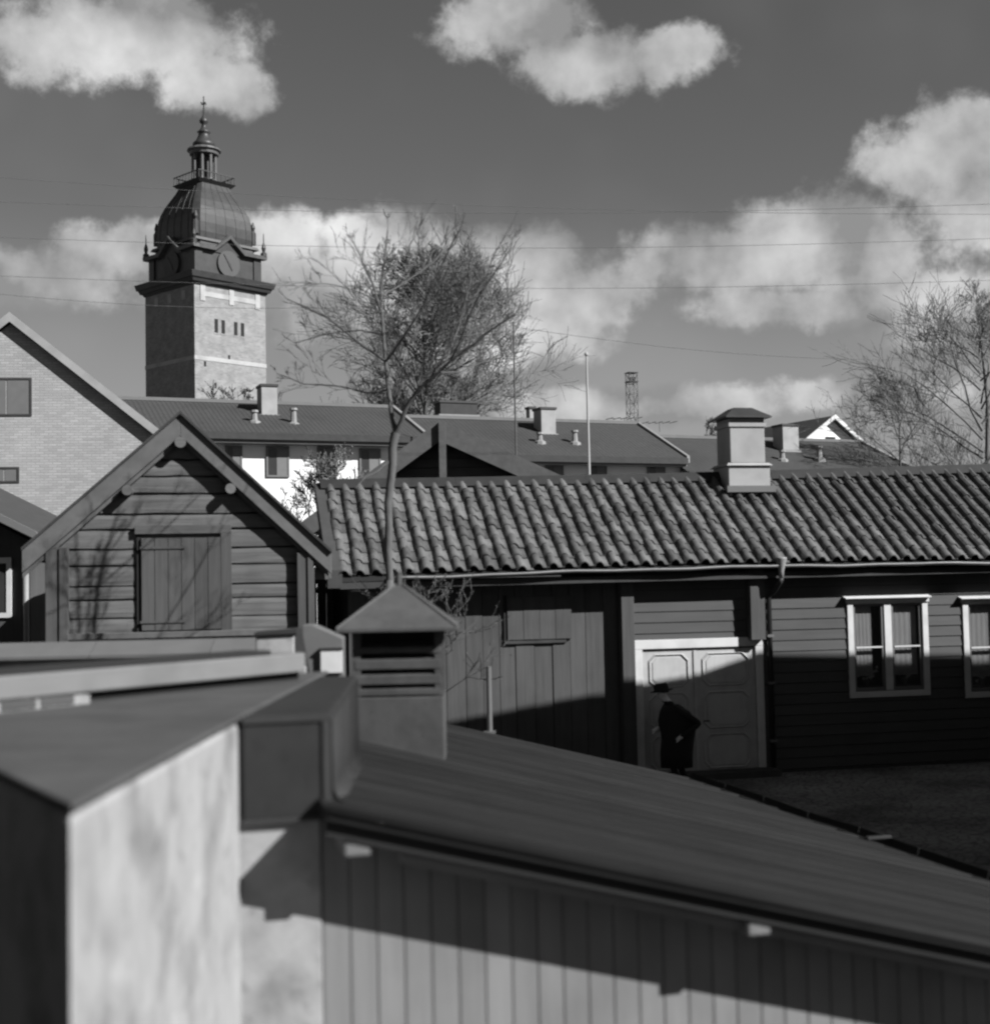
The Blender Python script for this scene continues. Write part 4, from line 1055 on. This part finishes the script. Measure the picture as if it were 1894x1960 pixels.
def fire_wall():
    z = EYE - .613
    t = thing('fire_wall', 'thick plastered fire wall with flat cement top and stained sunlit side', 'wall')
    P = [(-1.256, 4.0), (-1.275, 6.5), (-1.275, 10.2), (-1.9, 9.3), (-3.3, 7.3)]
    # body
    MB().xy(P, 0, z - .03).build('masonry', 'plaster', t, bevel=.03)
    Q = [(-1.245, 3.985), (-1.263, 6.45), (-1.268, 10.22), (-1.9, 9.32), (-3.32, 7.29)]
    MB().xy(Q, z - .028, z).build('cement_top', 'cement', t, bevel=.012)
    # kerb of pale timber along the back edge, carried on a course of bare bricks
    ka = math.atan2(1.40, .93); d = Vector((math.cos(ka), math.sin(ka), 0)); nr = Vector((math.sin(ka), -math.cos(ka), 0))
    k0 = Vector((-2.62, 7.24, z))
    for k in range(5):
        c = k0 + d * (-.72 + k * .25) + nr * .035
        br = MB().box(-.112, .112, -.055, .055, .006, .054).build('brick', 'brick_red', t, bevel=.006)
        br.location = c; br.rotation_euler = (0, 0, ka)
    MB().box(-.95, .5, -.05, .05, 0, .05).build('mortar_bed', 'plaster', t)
    mb = t.children[-1] if False else [o for o in t.children if o.name.startswith('mortar_bed')][0]
    mb.location = k0 + nr * .032; mb.rotation_euler = (0, 0, ka)
    k = thing('kerb_plank', 'long pale timber kerb lying along the back of the fire wall', 'plank', (k0.x, k0.y, z), ka)
    L = 2.35
    MB().box(-.95, L, -.035, .26, .058, .185).build('timber', 'light_board', k, bevel=.012)
    MB().box(.52, L, .03, .24, 0, .057).build('kerb_shade', 'dark_joint', k)  # near-black block filling in the shadow line under the kerb
    MB().box(-.95, L - .3, .0, .24, .187, .215).build('cap_sheet', 'dark_joint', k)
fire_wall()

def vent_house():
    c = at(762, 1440, 11.25)
    t = thing('roof_vent', 'louvred wooden vent housing with pyramid cap on the dark shed roof', 'vent', (c.x, c.y + .38, c.z - .1), R(1.0))
    fr = Frame(c.x, c.y + .38, 1.0)
    hw, hd = .375, .36
    def zl(v): return fr.px(760, v, -hd)[1] - (c.z - .1)
    z0 = -.35; zt = zl(1206)
    zb = zl(1334)                                           # bottom of the louvre
    MB().box(-hw, hw, -hd, hd, z0, zb - .0).build('body', 'sheet_metal', t, bevel=.012)
    for sx in (-1, 1):
        for sy in (-1, 1):
            x = sx * (hw - .035); y = sy * (hd - .035)
            MB().box(x - .035, x + .035, y - .035, y + .035, zb + .001, zt + .03).build('corner_post', 'sheet_metal', t)
    MB().box(-hw + .075, hw - .075, -hd + .16, hd - .12, zb + .001, zt).build('dark_core', 'dark_joint', t)
    for (va, vb) in ((1240, 1251), (1263, 1281), (1293, 1310), (1320, 1331)):
        z1, z2 = zl(va), zl(vb)
        for side in (-1, 1):
            yo, yi = side * (hd + .005), side * (hd - .10)
            MB().hexa([(-hw + .02, yo, z2), (hw - .02, yo, z2), (hw - .02, yi, z2 + .035), (-hw + .02, yi, z2 + .035), (-hw + .02, yo, z1), (hw - .02, yo, z1), (hw - .02, yi, z1 + .035), (-hw + .02, yi, z1 + .035)]).build('slat', 'sheet_metal', t, bevel=.004)
        for side in (-1, 1):
            xo, xi = side * (hw - .02), side * (hw - .03)
            MB().box(min(xo, xi), max(xo, xi), -hd + .075, hd - .075, z2, z1).build('slat', 'sheet_metal', t)
    za = zl(1120)
    ax, ay = .50, .50
    cap = MB(); cap.frus(0, 0, ax, ay, zt - .012, ax, ay, zt + .02)
    cap.frus(0, 0, ax - .004, ay - .004, zt + .0201, .035, .035, za)
    cap.build('cap', 'sheet_metal', t, bevel=.006)
    MB().tube([(0, 0, za - .03), (0, 0, za + .10)], .03, 8).build('finial', 'sheet_metal', t)
    for sx in (-1, 1):
        for sy in (-1, 1): MB().tube([(sx * (ax - .01), sy * (ay - .01), zt + .024), (sx * .03, sy * .03, za + .005)], .011, 6).build('hip_roll', 'sheet_metal', t)
    MB().box(-hw - .04, hw + .04, -hd - .045, hd + .04, z0, -.02 + z0 + .12).build('apron', 'panel_metal', t)
vent_house()

def small_walls():
    # capped garden wall further back
    o = at(280, 1240, 13.2); fr = Frame(o.x, o.y, 3.0)
    t = thing('capped_wall', 'low wall with sheet-metal cap in front of the log storehouse', 'wall', (o.x, o.y, 0), R(3))
    x0, z1 = fr.px(-60, 1236); x1, _ = fr.px(492, 1222); z0 = fr.px(280, 1258)[1]; z1 = fr.px(280, 1227)[1]
    MB().box(x0, x1, 0.03, .5, 0, z0).build('masonry', 'plaster', t)
    r = random.Random(1); x = x0
    while x < x1 - .02:
        b = min(x + 1.15, x1)
        MB().hexa([(x, -.03, z0), (b - .006, -.03, z0), (b - .006, .55, z0 + .03), (x, .55, z0 + .03), (x, -.03, z0 + .03), (b - .006, -.03, z0 + .03), (b - .006, .3, z1), (x, .3, z1)]).build('cap_sheet', 'tin_grey', t)
        x = b
    # metal-clad stub with slanting lid
    o = at(590, 1250, 12.9); fr = Frame(o.x, o.y, 4.0)
    s = thing('metal_stub', 'grey sheet-metal box with slanting top beside the roof vent', 'box', (o.x, o.y, 0), R(4))
    xa, zt = fr.px(578, 1197); xb, zt2 = fr.px(656, 1222); _, zb = fr.px(600, 1300)
    MB().xz([(xa, 1.5), (xb, 1.5), (xb, zt2), (xa + .1, zt), (xa, zt)], 0, .5).build('body', 'tin_grey', s, bevel=.008)
    wx0, wz1 = fr.px(613, 1245, -.05); wx1, wz0 = fr.px(655, 1288, -.05)
    MB().box(wx0, wx1, -.05, -.002, wz0, wz1).build('white_plate', 'white_paint', s, bevel=.004)
    MB().box(wx0 - .01, wx1 + .005, -.06, -.002, wz1 + .001, wz1 + .022).build('plate_lip', 'dark_metal', s)
    # leaning dark board
    b0 = fr.px(583, 1292, -.04); b1 = fr.px(566, 1203, -.04); w = .115
    lb = thing('leaning_board', 'dark board leaning against the grey metal box', 'board', (o.x, o.y, 0), R(4))
    MB().xz([(b0[0] - w / 2, b0[1] - .6), (b0[0] + w / 2, b0[1] - .6), (b0[0] + w / 2, b0[1]), (b1[0] + w / 2, b1[1]), (b1[0] - w / 2, b1[1]), (b0[0] - w / 2, b0[1])], -.09, -.055).build('plank', 'dark_wood', lb)
    # pale block at the end of the wall
    o = at(525, 1250, 12.7); fr = Frame(o.x, o.y, 4.0)
    p = thing('plaster_block', 'pale plastered pier head with dark lid at the end of the capped wall', 'pier', (o.x, o.y, 0), R(4))
    xa, zt = fr.px(489, 1217); xb, _ = fr.px(562, 1217); zb = fr.px(525, 1262)[1]
    MB().box(xa, xb, 0, .35, 1.5, zt).build('masonry', 'plaster', p, bevel=.012)
    MB().hexa([(xa - .01, -.03, zt + .002), (xb + .03, -.03, zt + .012), (xb + .03, .4, zt + .012), (xa - .01, .4, zt + .002), (xa - .01, -.03, zt + .03), (xb + .03, -.03, zt + .06), (xb + .03, .4, zt + .06), (xa - .01, .4, zt + .03)]).build('lid', 'dark_metal', p)
    xa2, zq = fr.px(498, 1278, -.12); xb2, zq0 = fr.px(585, 1300, -.12)
    MB().box(xa2, xb2, -.14, -.002, 1.5, zq).build('ledge', 'plaster', p, bevel=.008)
small_walls()

# ------------------------------------------------------------------ trees
def branch(tr, cr, p, d, length, r, lev, rg, buds, droop=0.0, spread=.7, seg=4, minr=.003, nch=(5, 8), up=.15):
    pts = [p.copy()]; rad = [r]; q = p.copy(); dd = d.normalized()
    for k in range(seg):
        dd = (dd + Vector((rg.gauss(0, .12), rg.gauss(0, .12), rg.gauss(0, .10) + up * .3 - droop))).normalized()
        q = q + dd * (length / seg); pts.append(q.copy()); rad.append(max(minr, r * (1 - .75 * (k + 1) / seg)))
    tgt = tr if r > .03 else cr
    tgt.tube(pts, rad, 5 if r > .02 else 3, caps=False)
    if lev <= 0:
        for k in range(buds):
            f = rg.random() * seg; i = min(int(f), seg - 1); c = pts[i].lerp(pts[i + 1], f - i) + Vector((rg.gauss(0, 1), rg.gauss(0, 1), rg.gauss(0, 1))) * length * .04
            s = minr * (2.2 + rg.random() * 2.2); a = Vector((rg.gauss(0, 1), rg.gauss(0, 1), rg.gauss(0, 1))).normalized() * s; b = a.orthogonal().normalized() * s * .7
            i0 = len(cr.v); cr.v += [tuple(c - a), tuple(c + b), tuple(c + a), tuple(c - b)]; cr.f.append((i0, i0 + 1, i0 + 2, i0 + 3))
        return
    for k in range(rg.randint(*nch)):
        f = .25 + .75 * rg.random(); x = f * seg; i = min(int(x), seg - 1); c = pts[i].lerp(pts[i + 1], x - i)
        ax = Vector((rg.gauss(0, 1), rg.gauss(0, 1), rg.gauss(0, 1))); ax = (ax - ax.dot(dd) * dd).normalized()
        nd = (dd * (1 - spread * .5) + ax * spread * (.6 + .6 * rg.random()) + Vector((0, 0, up))).normalized()
        branch(tr, cr, c, nd, length * (.42 + .25 * rg.random()), max(minr, rad[i] * .5), lev - 1, rg, buds, droop, spread, seg, minr, nch, up)

def yard_tree():
    Y = 18.9; base = at(746, 1400, Y)
    t = thing('bare_yard_tree', 'slender bare tree with forked trunk rising behind the roof vent', 'tree', (base.x, base.y, 0))
    rg = random.Random(5); tr, cr = MB(), MB(); O = Vector((base.x, base.y, 0))
    limbs = [
        ([(746, 1110), (744, 1000), (748, 920), (751, 860), (757, 828)], .066, .062, 0, 0),
        ([(757, 828), (745, 760), (738, 690), (733, 630), (729, 560), (735, 500), (742, 440)], .048, .010, .3, 1),
        ([(757, 828), (776, 782), (803, 742), (838, 713), (882, 675), (930, 637), (985, 602)], .048, .010, -.4, 1),
        ([(738, 692), (700, 666), (650, 626), (600, 596), (550, 572)], .026, .007, .5, 1),
        ([(739, 690), (765, 655), (795, 610), (822, 555), (858, 480), (880, 440)], .024, .007, -.5, 1),
        ([(741, 745), (700, 752), (640, 738), (580, 735), (530, 715)], .018, .006, .7, 1),
        ([(731, 600), (712, 540), (690, 490), (664, 448)], .02, .006, -.3, 1),
        ([(734, 640), (690, 632), (620, 640), (565, 656)], .016, .006, .3, 1),
        ([(729, 565), (775, 540), (830, 500), (868, 462)], .018, .006, .6, 1),
        ([(860, 693), (885, 640), (912, 575), (948, 520), (975, 478)], .02, .006, -.6, 1),
        ([(838, 713), (880, 712), (930, 690), (985, 660)], .016, .006, .5, 1),
        ([(800, 745), (850, 700), (880, 620), (900, 540), (905, 470)], .016, .006, .8, 1),
        ([(731, 580), (690, 560), (640, 545), (590, 545)], .014, .006, -.6, 1),
        ([(733, 530), (760, 500), (790, 460), (800, 425)], .014, .005, .3, 1),
        ([(750, 880), (725, 900), (700, 912), (680, 935)], .012, .005, -.3, 0),
    ]
    tr.tube([(0, 0, 0), (0, 0, 1.2), tuple(at(746, 1110, Y) - O)], [.07, .06, .052], 8)
    for pl, r0, r1, dy, tw in limbs:
        r0 *= .78; r1 *= 1.05
        n = len(pl); pts = [at(u, v, Y + dy * (k / (n - 1)) ** 1.0 * 1.6) - O for k, (u, v) in enumerate(pl)]
        if dy: pts[0] = at(pl[0][0], pl[0][1], Y) - O
        fine = []
        for a, b in zip(pts, pts[1:]):
            fine += [a, a.lerp(b, .5) + Vector((rg.gauss(0, .012), rg.gauss(0, .012), rg.gauss(0, .012)))]
        fine.append(pts[-1]); rad = [r0 + (r1 - r0) * k / (len(fine) - 1) for k in range(len(fine))]
        tr.tube(fine, rad, 7, caps=False)
        if tw:
            for k in range(2, len(fine)):
                d = (fine[k] - fine[k - 1]).normalized()
                for _ in range(2 if k % 2 else 1):
                    ax = Vector((rg.gauss(0, 1), rg.gauss(0, 1), rg.gauss(0, .8)))
                    branch(tr, cr, fine[k], d * .7 + ax.normalized() * .55 + Vector((0, 0, .25)), (.30 + rg.random() * .42) * (1 if k < len(fine) * .6 else .38), max(.004, rad[k] * .4), 1 if rg.random() < .55 else 2, rg, 2, 0, .55, 3, .0026, (3, 4), .12)
    tr.build('trunk', 'bark', t, smooth=True); cr.build('crown', 'twig', t)
yard_tree()

def far_tree(name, label, u, v, Y, h, w, seed, nmain, lev, minr, up=.35, droop=0.0, rad=.16, nch=(5, 7), group=None, trunk_f=.25, buds=3):
    p = at(u, v, Y); ztop = p.z
    t = thing(name, label, 'tree', (p.x, p.y, 0), 0, group)
    rg = random.Random(seed); tr, cr = MB(), MB(); H = ztop
    tr.tube([(0, 0, 0), (rg.gauss(0, .1), 0, H * .4), (rg.gauss(0, .1), rg.gauss(0, .1), H * .7), (0, 0, H * .95)], [rad, rad * .75, rad * .4, rad * .08], 7, caps=False)
    for k in range(nmain):
        f = trunk_f + (.93 - trunk_f) * (k + rg.random()) / nmain
        z = H * f; a = rg.random() * 6.283
        d = Vector((math.cos(a), math.sin(a), up + f * .7))
        env = math.sin(min(1, (f - trunk_f) / (1 - trunk_f) * .9 + .22) * math.pi) ** .7
        L = w * .5 * max(.25, env) * (.75 + .4 * rg.random())
        branch(tr, cr, Vector((0, 0, z)), d, L, rad * .42 * (1 - f * .6), lev, rg, buds, droop, .62, 4, minr, nch, .12)
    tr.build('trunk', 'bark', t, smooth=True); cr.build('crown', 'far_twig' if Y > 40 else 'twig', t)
far_tree('budding_tree', 'broad leafless tree with dense fine twigs behind the terrace houses', 806, 470, 84, 22, 11.4, 3, 60, 3, .0125, up=.45, droop=.03, rad=.26, nch=(5, 7), trunk_f=.42)
far_tree('bare_edge_tree', 'tall bare tree with tangled twigs at the right behind the tiled roof', 1868, 545, 46, 13, 7.6, 8, 30, 3, .0065, up=.4, rad=.14, nch=(4, 6), trunk_f=.30)
far_tree('thin_birch', 'thin hazy leafless tree between white gable house and the edge tree', 1715, 690, 75, 15, 6.5, 12, 20, 3, .009, up=.5, droop=.05, rad=.14, nch=(4, 5), trunk_f=.4)
far_tree('wall_shrub', 'bare branching shrub standing against the white terrace wall', 632, 872, 50, 9, 4.6, 21, 22, 3, .012, up=.5, rad=.09, nch=(4, 5), trunk_f=.35)
far_tree('small_far_tree', 'small faint tree on the skyline between mast and tiled-roof chimney', 1350, 775, 135, 12, 5.0, 31, 16, 2, .03, up=.4, rad=.14, nch=(4, 5), trunk_f=.45)
far_tree('church_tree', 'low leafless tree at the foot of the church tower', 455, 725, 120, 12, 8.0, 41, 20, 2, .03, up=.4, rad=.2, nch=(4, 5), trunk_f=.45)
far_tree('barn_shrub', 'scraggly bare shrub by the barn end under the eave', 810, 1098, 20.6, 3, 2.6, 51, 16, 2, .005, up=.3, rad=.035, nch=(3, 5), trunk_f=.35)

# ------------------------------------------------------------------ overhead wires with their poles outside the picture
def wires():
    L = [((20, 352), (1880, 421)), ((20, 398), (1880, 402)), ((20, 540), (1880, 548)), ((20, 466), (1880, 468)), ((20, 575), (960, 590)), ((960, 642), (1880, 698))]
    names = ['uppermost overhead wire crossing the sky past the tower dome', 'second overhead wire below the uppermost one, past the dome', 'overhead wire crossing the sky at the height of the tower cornice', 'overhead wire at the height of the tower clock', 'overhead wire passing the tower just under its cornice', 'overhead wire sloping down to the right above the terrace roofs']
    Y = 33.0
    for (a, b), lab in zip(L, names):
        p, q = at(a[0], a[1], Y), at(b[0], b[1], Y); d = q - p; p2 = p - d * .12 if a[0] < 900 else p; q2 = q + d * .12
        if b[0] < 1500: q2 = q
        m = MB(); pts = []
        for k in range(17):
            f = k / 16; c = p2.lerp(q2, f); c.z -= .35 * math.sin(f * math.pi) - .25; pts.append(c)
        m.tube(pts, .005, 4)
        tag(m.build('overhead_wire', 'wire'), lab, 'wire', 'overhead wires')
    for (x, zt, lab) in ((-15.6, 17, 'wooden pole carrying the wires beyond the brick house'), (15.6, 17, 'wooden pole carrying the wires beyond the tiled house')):
        pl = thing('wire_pole', lab, 'pole', (x, Y + .1, 0))
        MB().tube([(0, 0, 0), (0, 0, zt)], [.16, .1], 8).build('post', 'bark', pl)
        for z in (zt - .6, zt - 1.6, zt - 3.4): MB().box(-.06, .06, -.7, .7, z, z + .12).build('crossarm', 'bark', pl)
    # slim aerial post beside the budding tree, where the sloping wire starts
    b = at(986, 800, Y + 28); tz = at(984, 615, Y + 28).z
    pl = thing('aerial_post', 'thin upright post on the skyline right of the dense tree', 'post', (b.x, b.y, 0))
    MB().tube([(0, 0, 0), (0, 0, tz)], [.06, .04], 6).build('post', 'bark', pl)
wires()

# ------------------------------------------------------------------ man at the double door
def man():
    c = at(1292, 1495, 24.6)
    t = thing('person', 'man in dark coat and brimmed hat, stooping before the double door', 'person', (c.x, c.y, 0), R(0))
    J = {   # x right, y away, z up; he faces left and leans forward, elbow out behind
        'pelvis': (.06, 0, .92, .165, .135), 'waist': (.05, 0, 1.08, .165, .13), 'chest': (-.01, 0, 1.28, .185, .15), 'neckb': (-.06, 0, 1.44, .10, .085), 'neck': (-0.12, 0, 1.51, .058, .058), 'head': (-0.175, 0, 1.60, .085, .08), 'crown': (-0.18, 0, 1.70, .07, .068),
        'hipL': (.04, -.09, .86, .105, .10), 'kneeL': (-.06, -.10, .48, .068, .066), 'ankL': (.02, -.10, .09, .045, .045), 'toeL': (-.14, -.10, .04, .038, .035),
        'hipR': (.06, .09, .86, .105, .10), 'kneeR': (.06, .10, .47, .068, .066), 'ankR': (.20, .10, .10, .045, .045), 'toeR': (.06, .10, .04, .038, .035),
        'shL': (.00, -.17, 1.37, .085, .08), 'elL': (.40, -.20, 1.12, .062, .06), 'wrL': (.10, -.24, .92, .045, .042), 'haL': (.05, -.22, .87, .04, .03),
        'shR': (-.04, .17, 1.37, .08, .08), 'elR': (-.10, .24, 1.10, .058, .056), 'wrR': (-.24, .16, 1.00, .042, .04), 'haR': (-.29, .13, .985, .038, .028)}
    E = [('pelvis', 'waist'), ('waist', 'chest'), ('chest', 'neckb'), ('neckb', 'neck'), ('neck', 'head'), ('head', 'crown'), ('pelvis', 'hipL'), ('hipL', 'kneeL'), ('kneeL', 'ankL'), ('ankL', 'toeL'),
         ('pelvis', 'hipR'), ('hipR', 'kneeR'), ('kneeR', 'ankR'), ('ankR', 'toeR'), ('chest', 'shL'), ('shL', 'elL'), ('elL', 'wrL'), ('wrL', 'haL'), ('chest', 'shR'), ('shR', 'elR'), ('elR', 'wrR'), ('wrR', 'haR')]
    for h, b in (('L', 'haL'), ('R', 'haR')):
        bx, by, bz = J[b][:3]
        for k in range(4):
            J[h + 'f%da' % k] = (bx - .03, by + .03 - .02 * k, bz - .035, .011, .011); J[h + 'f%db' % k] = (bx - .05 + .004 * k, by + .028 - .019 * k, bz - .085 + .008 * abs(k - 1.5), .009, .009)
            E += [(b, h + 'f%da' % k), (h + 'f%da' % k, h + 'f%db' % k)]
        J[h + 't'] = (bx - .06, by + .02, bz - .01, .011, .011); E.append((b, h + 't'))
    keys = list(J); me = bpy.data.meshes.new('body'); me.from_pydata([J[k][:3] for k in keys], [(keys.index(a), keys.index(b)) for a, b in E], [])
    ob = bpy.data.objects.new('body_tmp', me); COL.objects.link(ob)
    md = ob.modifiers.new('skin', 'SKIN'); md.use_smooth_shade = True
    for i, k in enumerate(keys):
        sv_ = me.skin_vertices[0].data[i]; sv_.radius = J[k][3:5]; sv_.use_root = (k == 'pelvis')
    ss = ob.modifiers.new('sub', 'SUBSURF'); ss.levels = 2; ss.render_levels = 2
    dg = bpy.context.evaluated_depsgraph_get(); dg.update()
    me2 = bpy.data.meshes.new_from_object(ob.evaluated_get(dg)); bpy.data.objects.remove(ob)
    me2.materials.clear(); me2.materials.append(MATS['coat']); me2.materials.append(MATS['skin'])
    for p in me2.polygons:
        p.use_smooth = True; cc = p.center
        if cc.z > 1.50: p.material_index = 1
        if cc.z < 1.05 and cc.z > .7 and ((Vector(J['haL'][:3]) - cc).length < .075): p.material_index = 1
        if (Vector(J['haR'][:3]) - cc).length < .085: p.material_index = 1
    put('body', me2, t)
    t.scale = (1.1, 1.1, 1.04)
    # long coat skirt, lapel ridge and hat
    m = MB(); ring = []
    for (z, cx, a, b) in ((1.43, -.03, .14, .19), (1.32, .02, .24, .23), (1.15, .07, .32, .235), (.98, .06, .29, .22), (.80, .05, .265, .22), (.60, .04, .27, .22), (.36, .03, .26, .22)):
        for j in range(16):
            q = 2 * math.pi * j / 16; m.v.append((cx + a * math.cos(q) * (1 + .04 * math.sin(5 * q + z * 9)), b * math.sin(q) * (1 + .05 * math.cos(3 * q)), z))
    for k in range(6):
        for j in range(16): l = (j + 1) % 16; a = k * 16; m.f.append((a + j, a + 16 + j, a + 16 + l, a + l))
    ct = m.build('coat', 'coat', t, smooth=True); sd = ct.modifiers.new('s', 'SOLIDIFY'); sd.thickness = .012
    h = MB(); h.lathe([(.001, 0), (.165, -.006), (.172, .004), (.11, .016), (.108, .09), (.09, .125), (.04, .118), (.002, .115)], 18)
    hat = h.build('hat', 'coat', t, smooth=True); hat.location = (-.185, 0, 1.675); hat.rotation_euler = (0, R(-9), 0); hat.scale = (1.12, 1.0, 1)
    # face
    f = MB(); f.frus(-.265, 0, .012, .014, 1.585, .006, .010, 1.63); f.build('nose', 'skin', t)
    for s in (-1, 1):
        e = MB(); e.lathe([(.002, 1.575), (.018, 1.59), (.022, 1.615), (.012, 1.635)], 8, -.165, s * .082); e.build('ear', 'skin', t, smooth=True)
        e = MB(); e.lathe([(.002, 1.617), (.009, 1.624), (.002, 1.631)], 6, -.253, s * .03); e.build('eye', 'dark_joint', t)
    MB().box(-.257, -.245, -.025, .025, 1.553, 1.559).build('mouth', 'dark_joint', t)
    m = MB(); m.lathe([(.086, 1.645), (.09, 1.66), (.088, 1.69)], 12, -.15, 0); m.build('hair', 'dark_wood', t, smooth=True)
man()

# ------------------------------------------------------------------ the house that closes the yard on the right and shades its lower half
def yard_house():
    o = at(1340, 1228, 26.0); fr = Frame(o.x, o.y, 12.0)
    t = thing('yard_house', 'tall dark boarded house closing the yard, its shadow lying across the facade', 'house', (o.x, o.y, 0), R(12))
    D = 7.0; az = R(SUN_AZ - 12); kx = math.tan(az) * D; kz = math.tan(R(SUN_EL)) / math.cos(az) * D
    p = [fr.px(u, v) for u, v in ((850, 1372), (1150, 1316), (1215, 1314), (1330, 1294), (1445, 1254), (1640, 1257), (1880, 1257))]
    prof = [(x + kx, z + kz) for x, z in p]; prof.append((prof[-1][0] + 6, prof[-1][1]))
    x0, x1 = prof[0][0] + .25, prof[-1][0] - .25
    MB().xz([(x0, 0), (x1, 0), (x1, prof[-1][1] - .3)] + [(min(max(x, x0), x1), z - .3) for x, z in prof[::-1]], -D - 5, -D - .3).build('wall', 'plank_v', t)
    m = MB()
    for (xa, za), (xb, zb) in zip(prof, prof[1:]):
        q = [(xa, -D - 5.3, za - .18), (xb, -D - 5.3, zb - .18), (xb, -D, zb - .18), (xa, -D, za - .18)]
        m.hexa(q + [(c[0], c[1], c[2] + .18) for c in q])
    m.build('roof', 'far_tile', t)
    for k in range(3):
        for z in (1.5, 4.6):
            xa = x0 + 1.6 + k * 3.6
            w = MB().box(xa, xa + 1.1, -D - .298, -D - .24, z, z + 1.4).build('window', 'white_paint', t)
            MB().box(xa + .1, xa + 1.0, -D - .238, -D - .22, z + .1, z + 1.3).build('pane', 'glass', w)
yard_house()
# unseen house added behind the viewpoint to block sky light from near walls
def sky_block_behind():
    t = thing('sky_block_behind', 'unseen dark house added behind the viewpoint to dim sky light on near walls', 'house', (-5.0, -2.2, 0), R(-4))
    MB().box(-20, 9.5, -9, 0, 0, 8.2).build('wall', 'plank_v', t)
    for s_ in (-1, 1):
        y = -4.5 + s_ * 5.0; q = [(-20.4, y, 8.0), (9.9, y, 8.0), (9.9, -4.5, 11.2), (-20.4, -4.5, 11.2)]
        if s_ > 0: q = [q[3], q[2], q[1], q[0]]
        MB().hexa(q + [(c[0], c[1], c[2] + .18) for c in q]).build('roof', 'far_tile', t)
    for k in range(6):
        for z in (1.2, 4.4):
            xa = -9.6 + k * 3.1
            w = MB().box(xa, xa + 1.1, .002, .06, z, z + 1.4).build('window', 'white_paint', t)
            MB().box(xa + .1, xa + 1.0, .062, .075, z + .1, z + 1.3).build('pane', 'glass', w)
sky_block_behind()
def sky_block_left():  # unseen block added on the left only to cut sky light
    t = thing('sky_block_left', 'unseen dark house block added left of the sheds to hold back sky light', 'house', (-10.2, 9.5, 0), R(8))
    MB().box(-8, 0, -9, 9, 0, 8.0).build('wall', 'plank_v', t)
    for s_ in (-1, 1):
        x = -4 + s_ * 4.5; q = [(x, -9.4, 7.8), (-4, -9.4, 10.8), (-4, 9.4, 10.8), (x, 9.4, 7.8)]
        if s_ > 0: q = [q[1], q[0], q[3], q[2]]
        MB().hexa(q + [(c[0], c[1], c[2] + .18) for c in q]).build('roof', 'far_tile', t)
    for k in range(5):
        for z in (1.2, 4.4):
            y = -7.6 + k * 3.2
            w = MB().box(.002, .06, y, y + 1.1, z, z + 1.4).build('window', 'white_paint', t)
            MB().box(.062, .075, y + .1, y + 1.0, z + .1, z + 1.3).build('pane', 'glass', w)
sky_block_left()
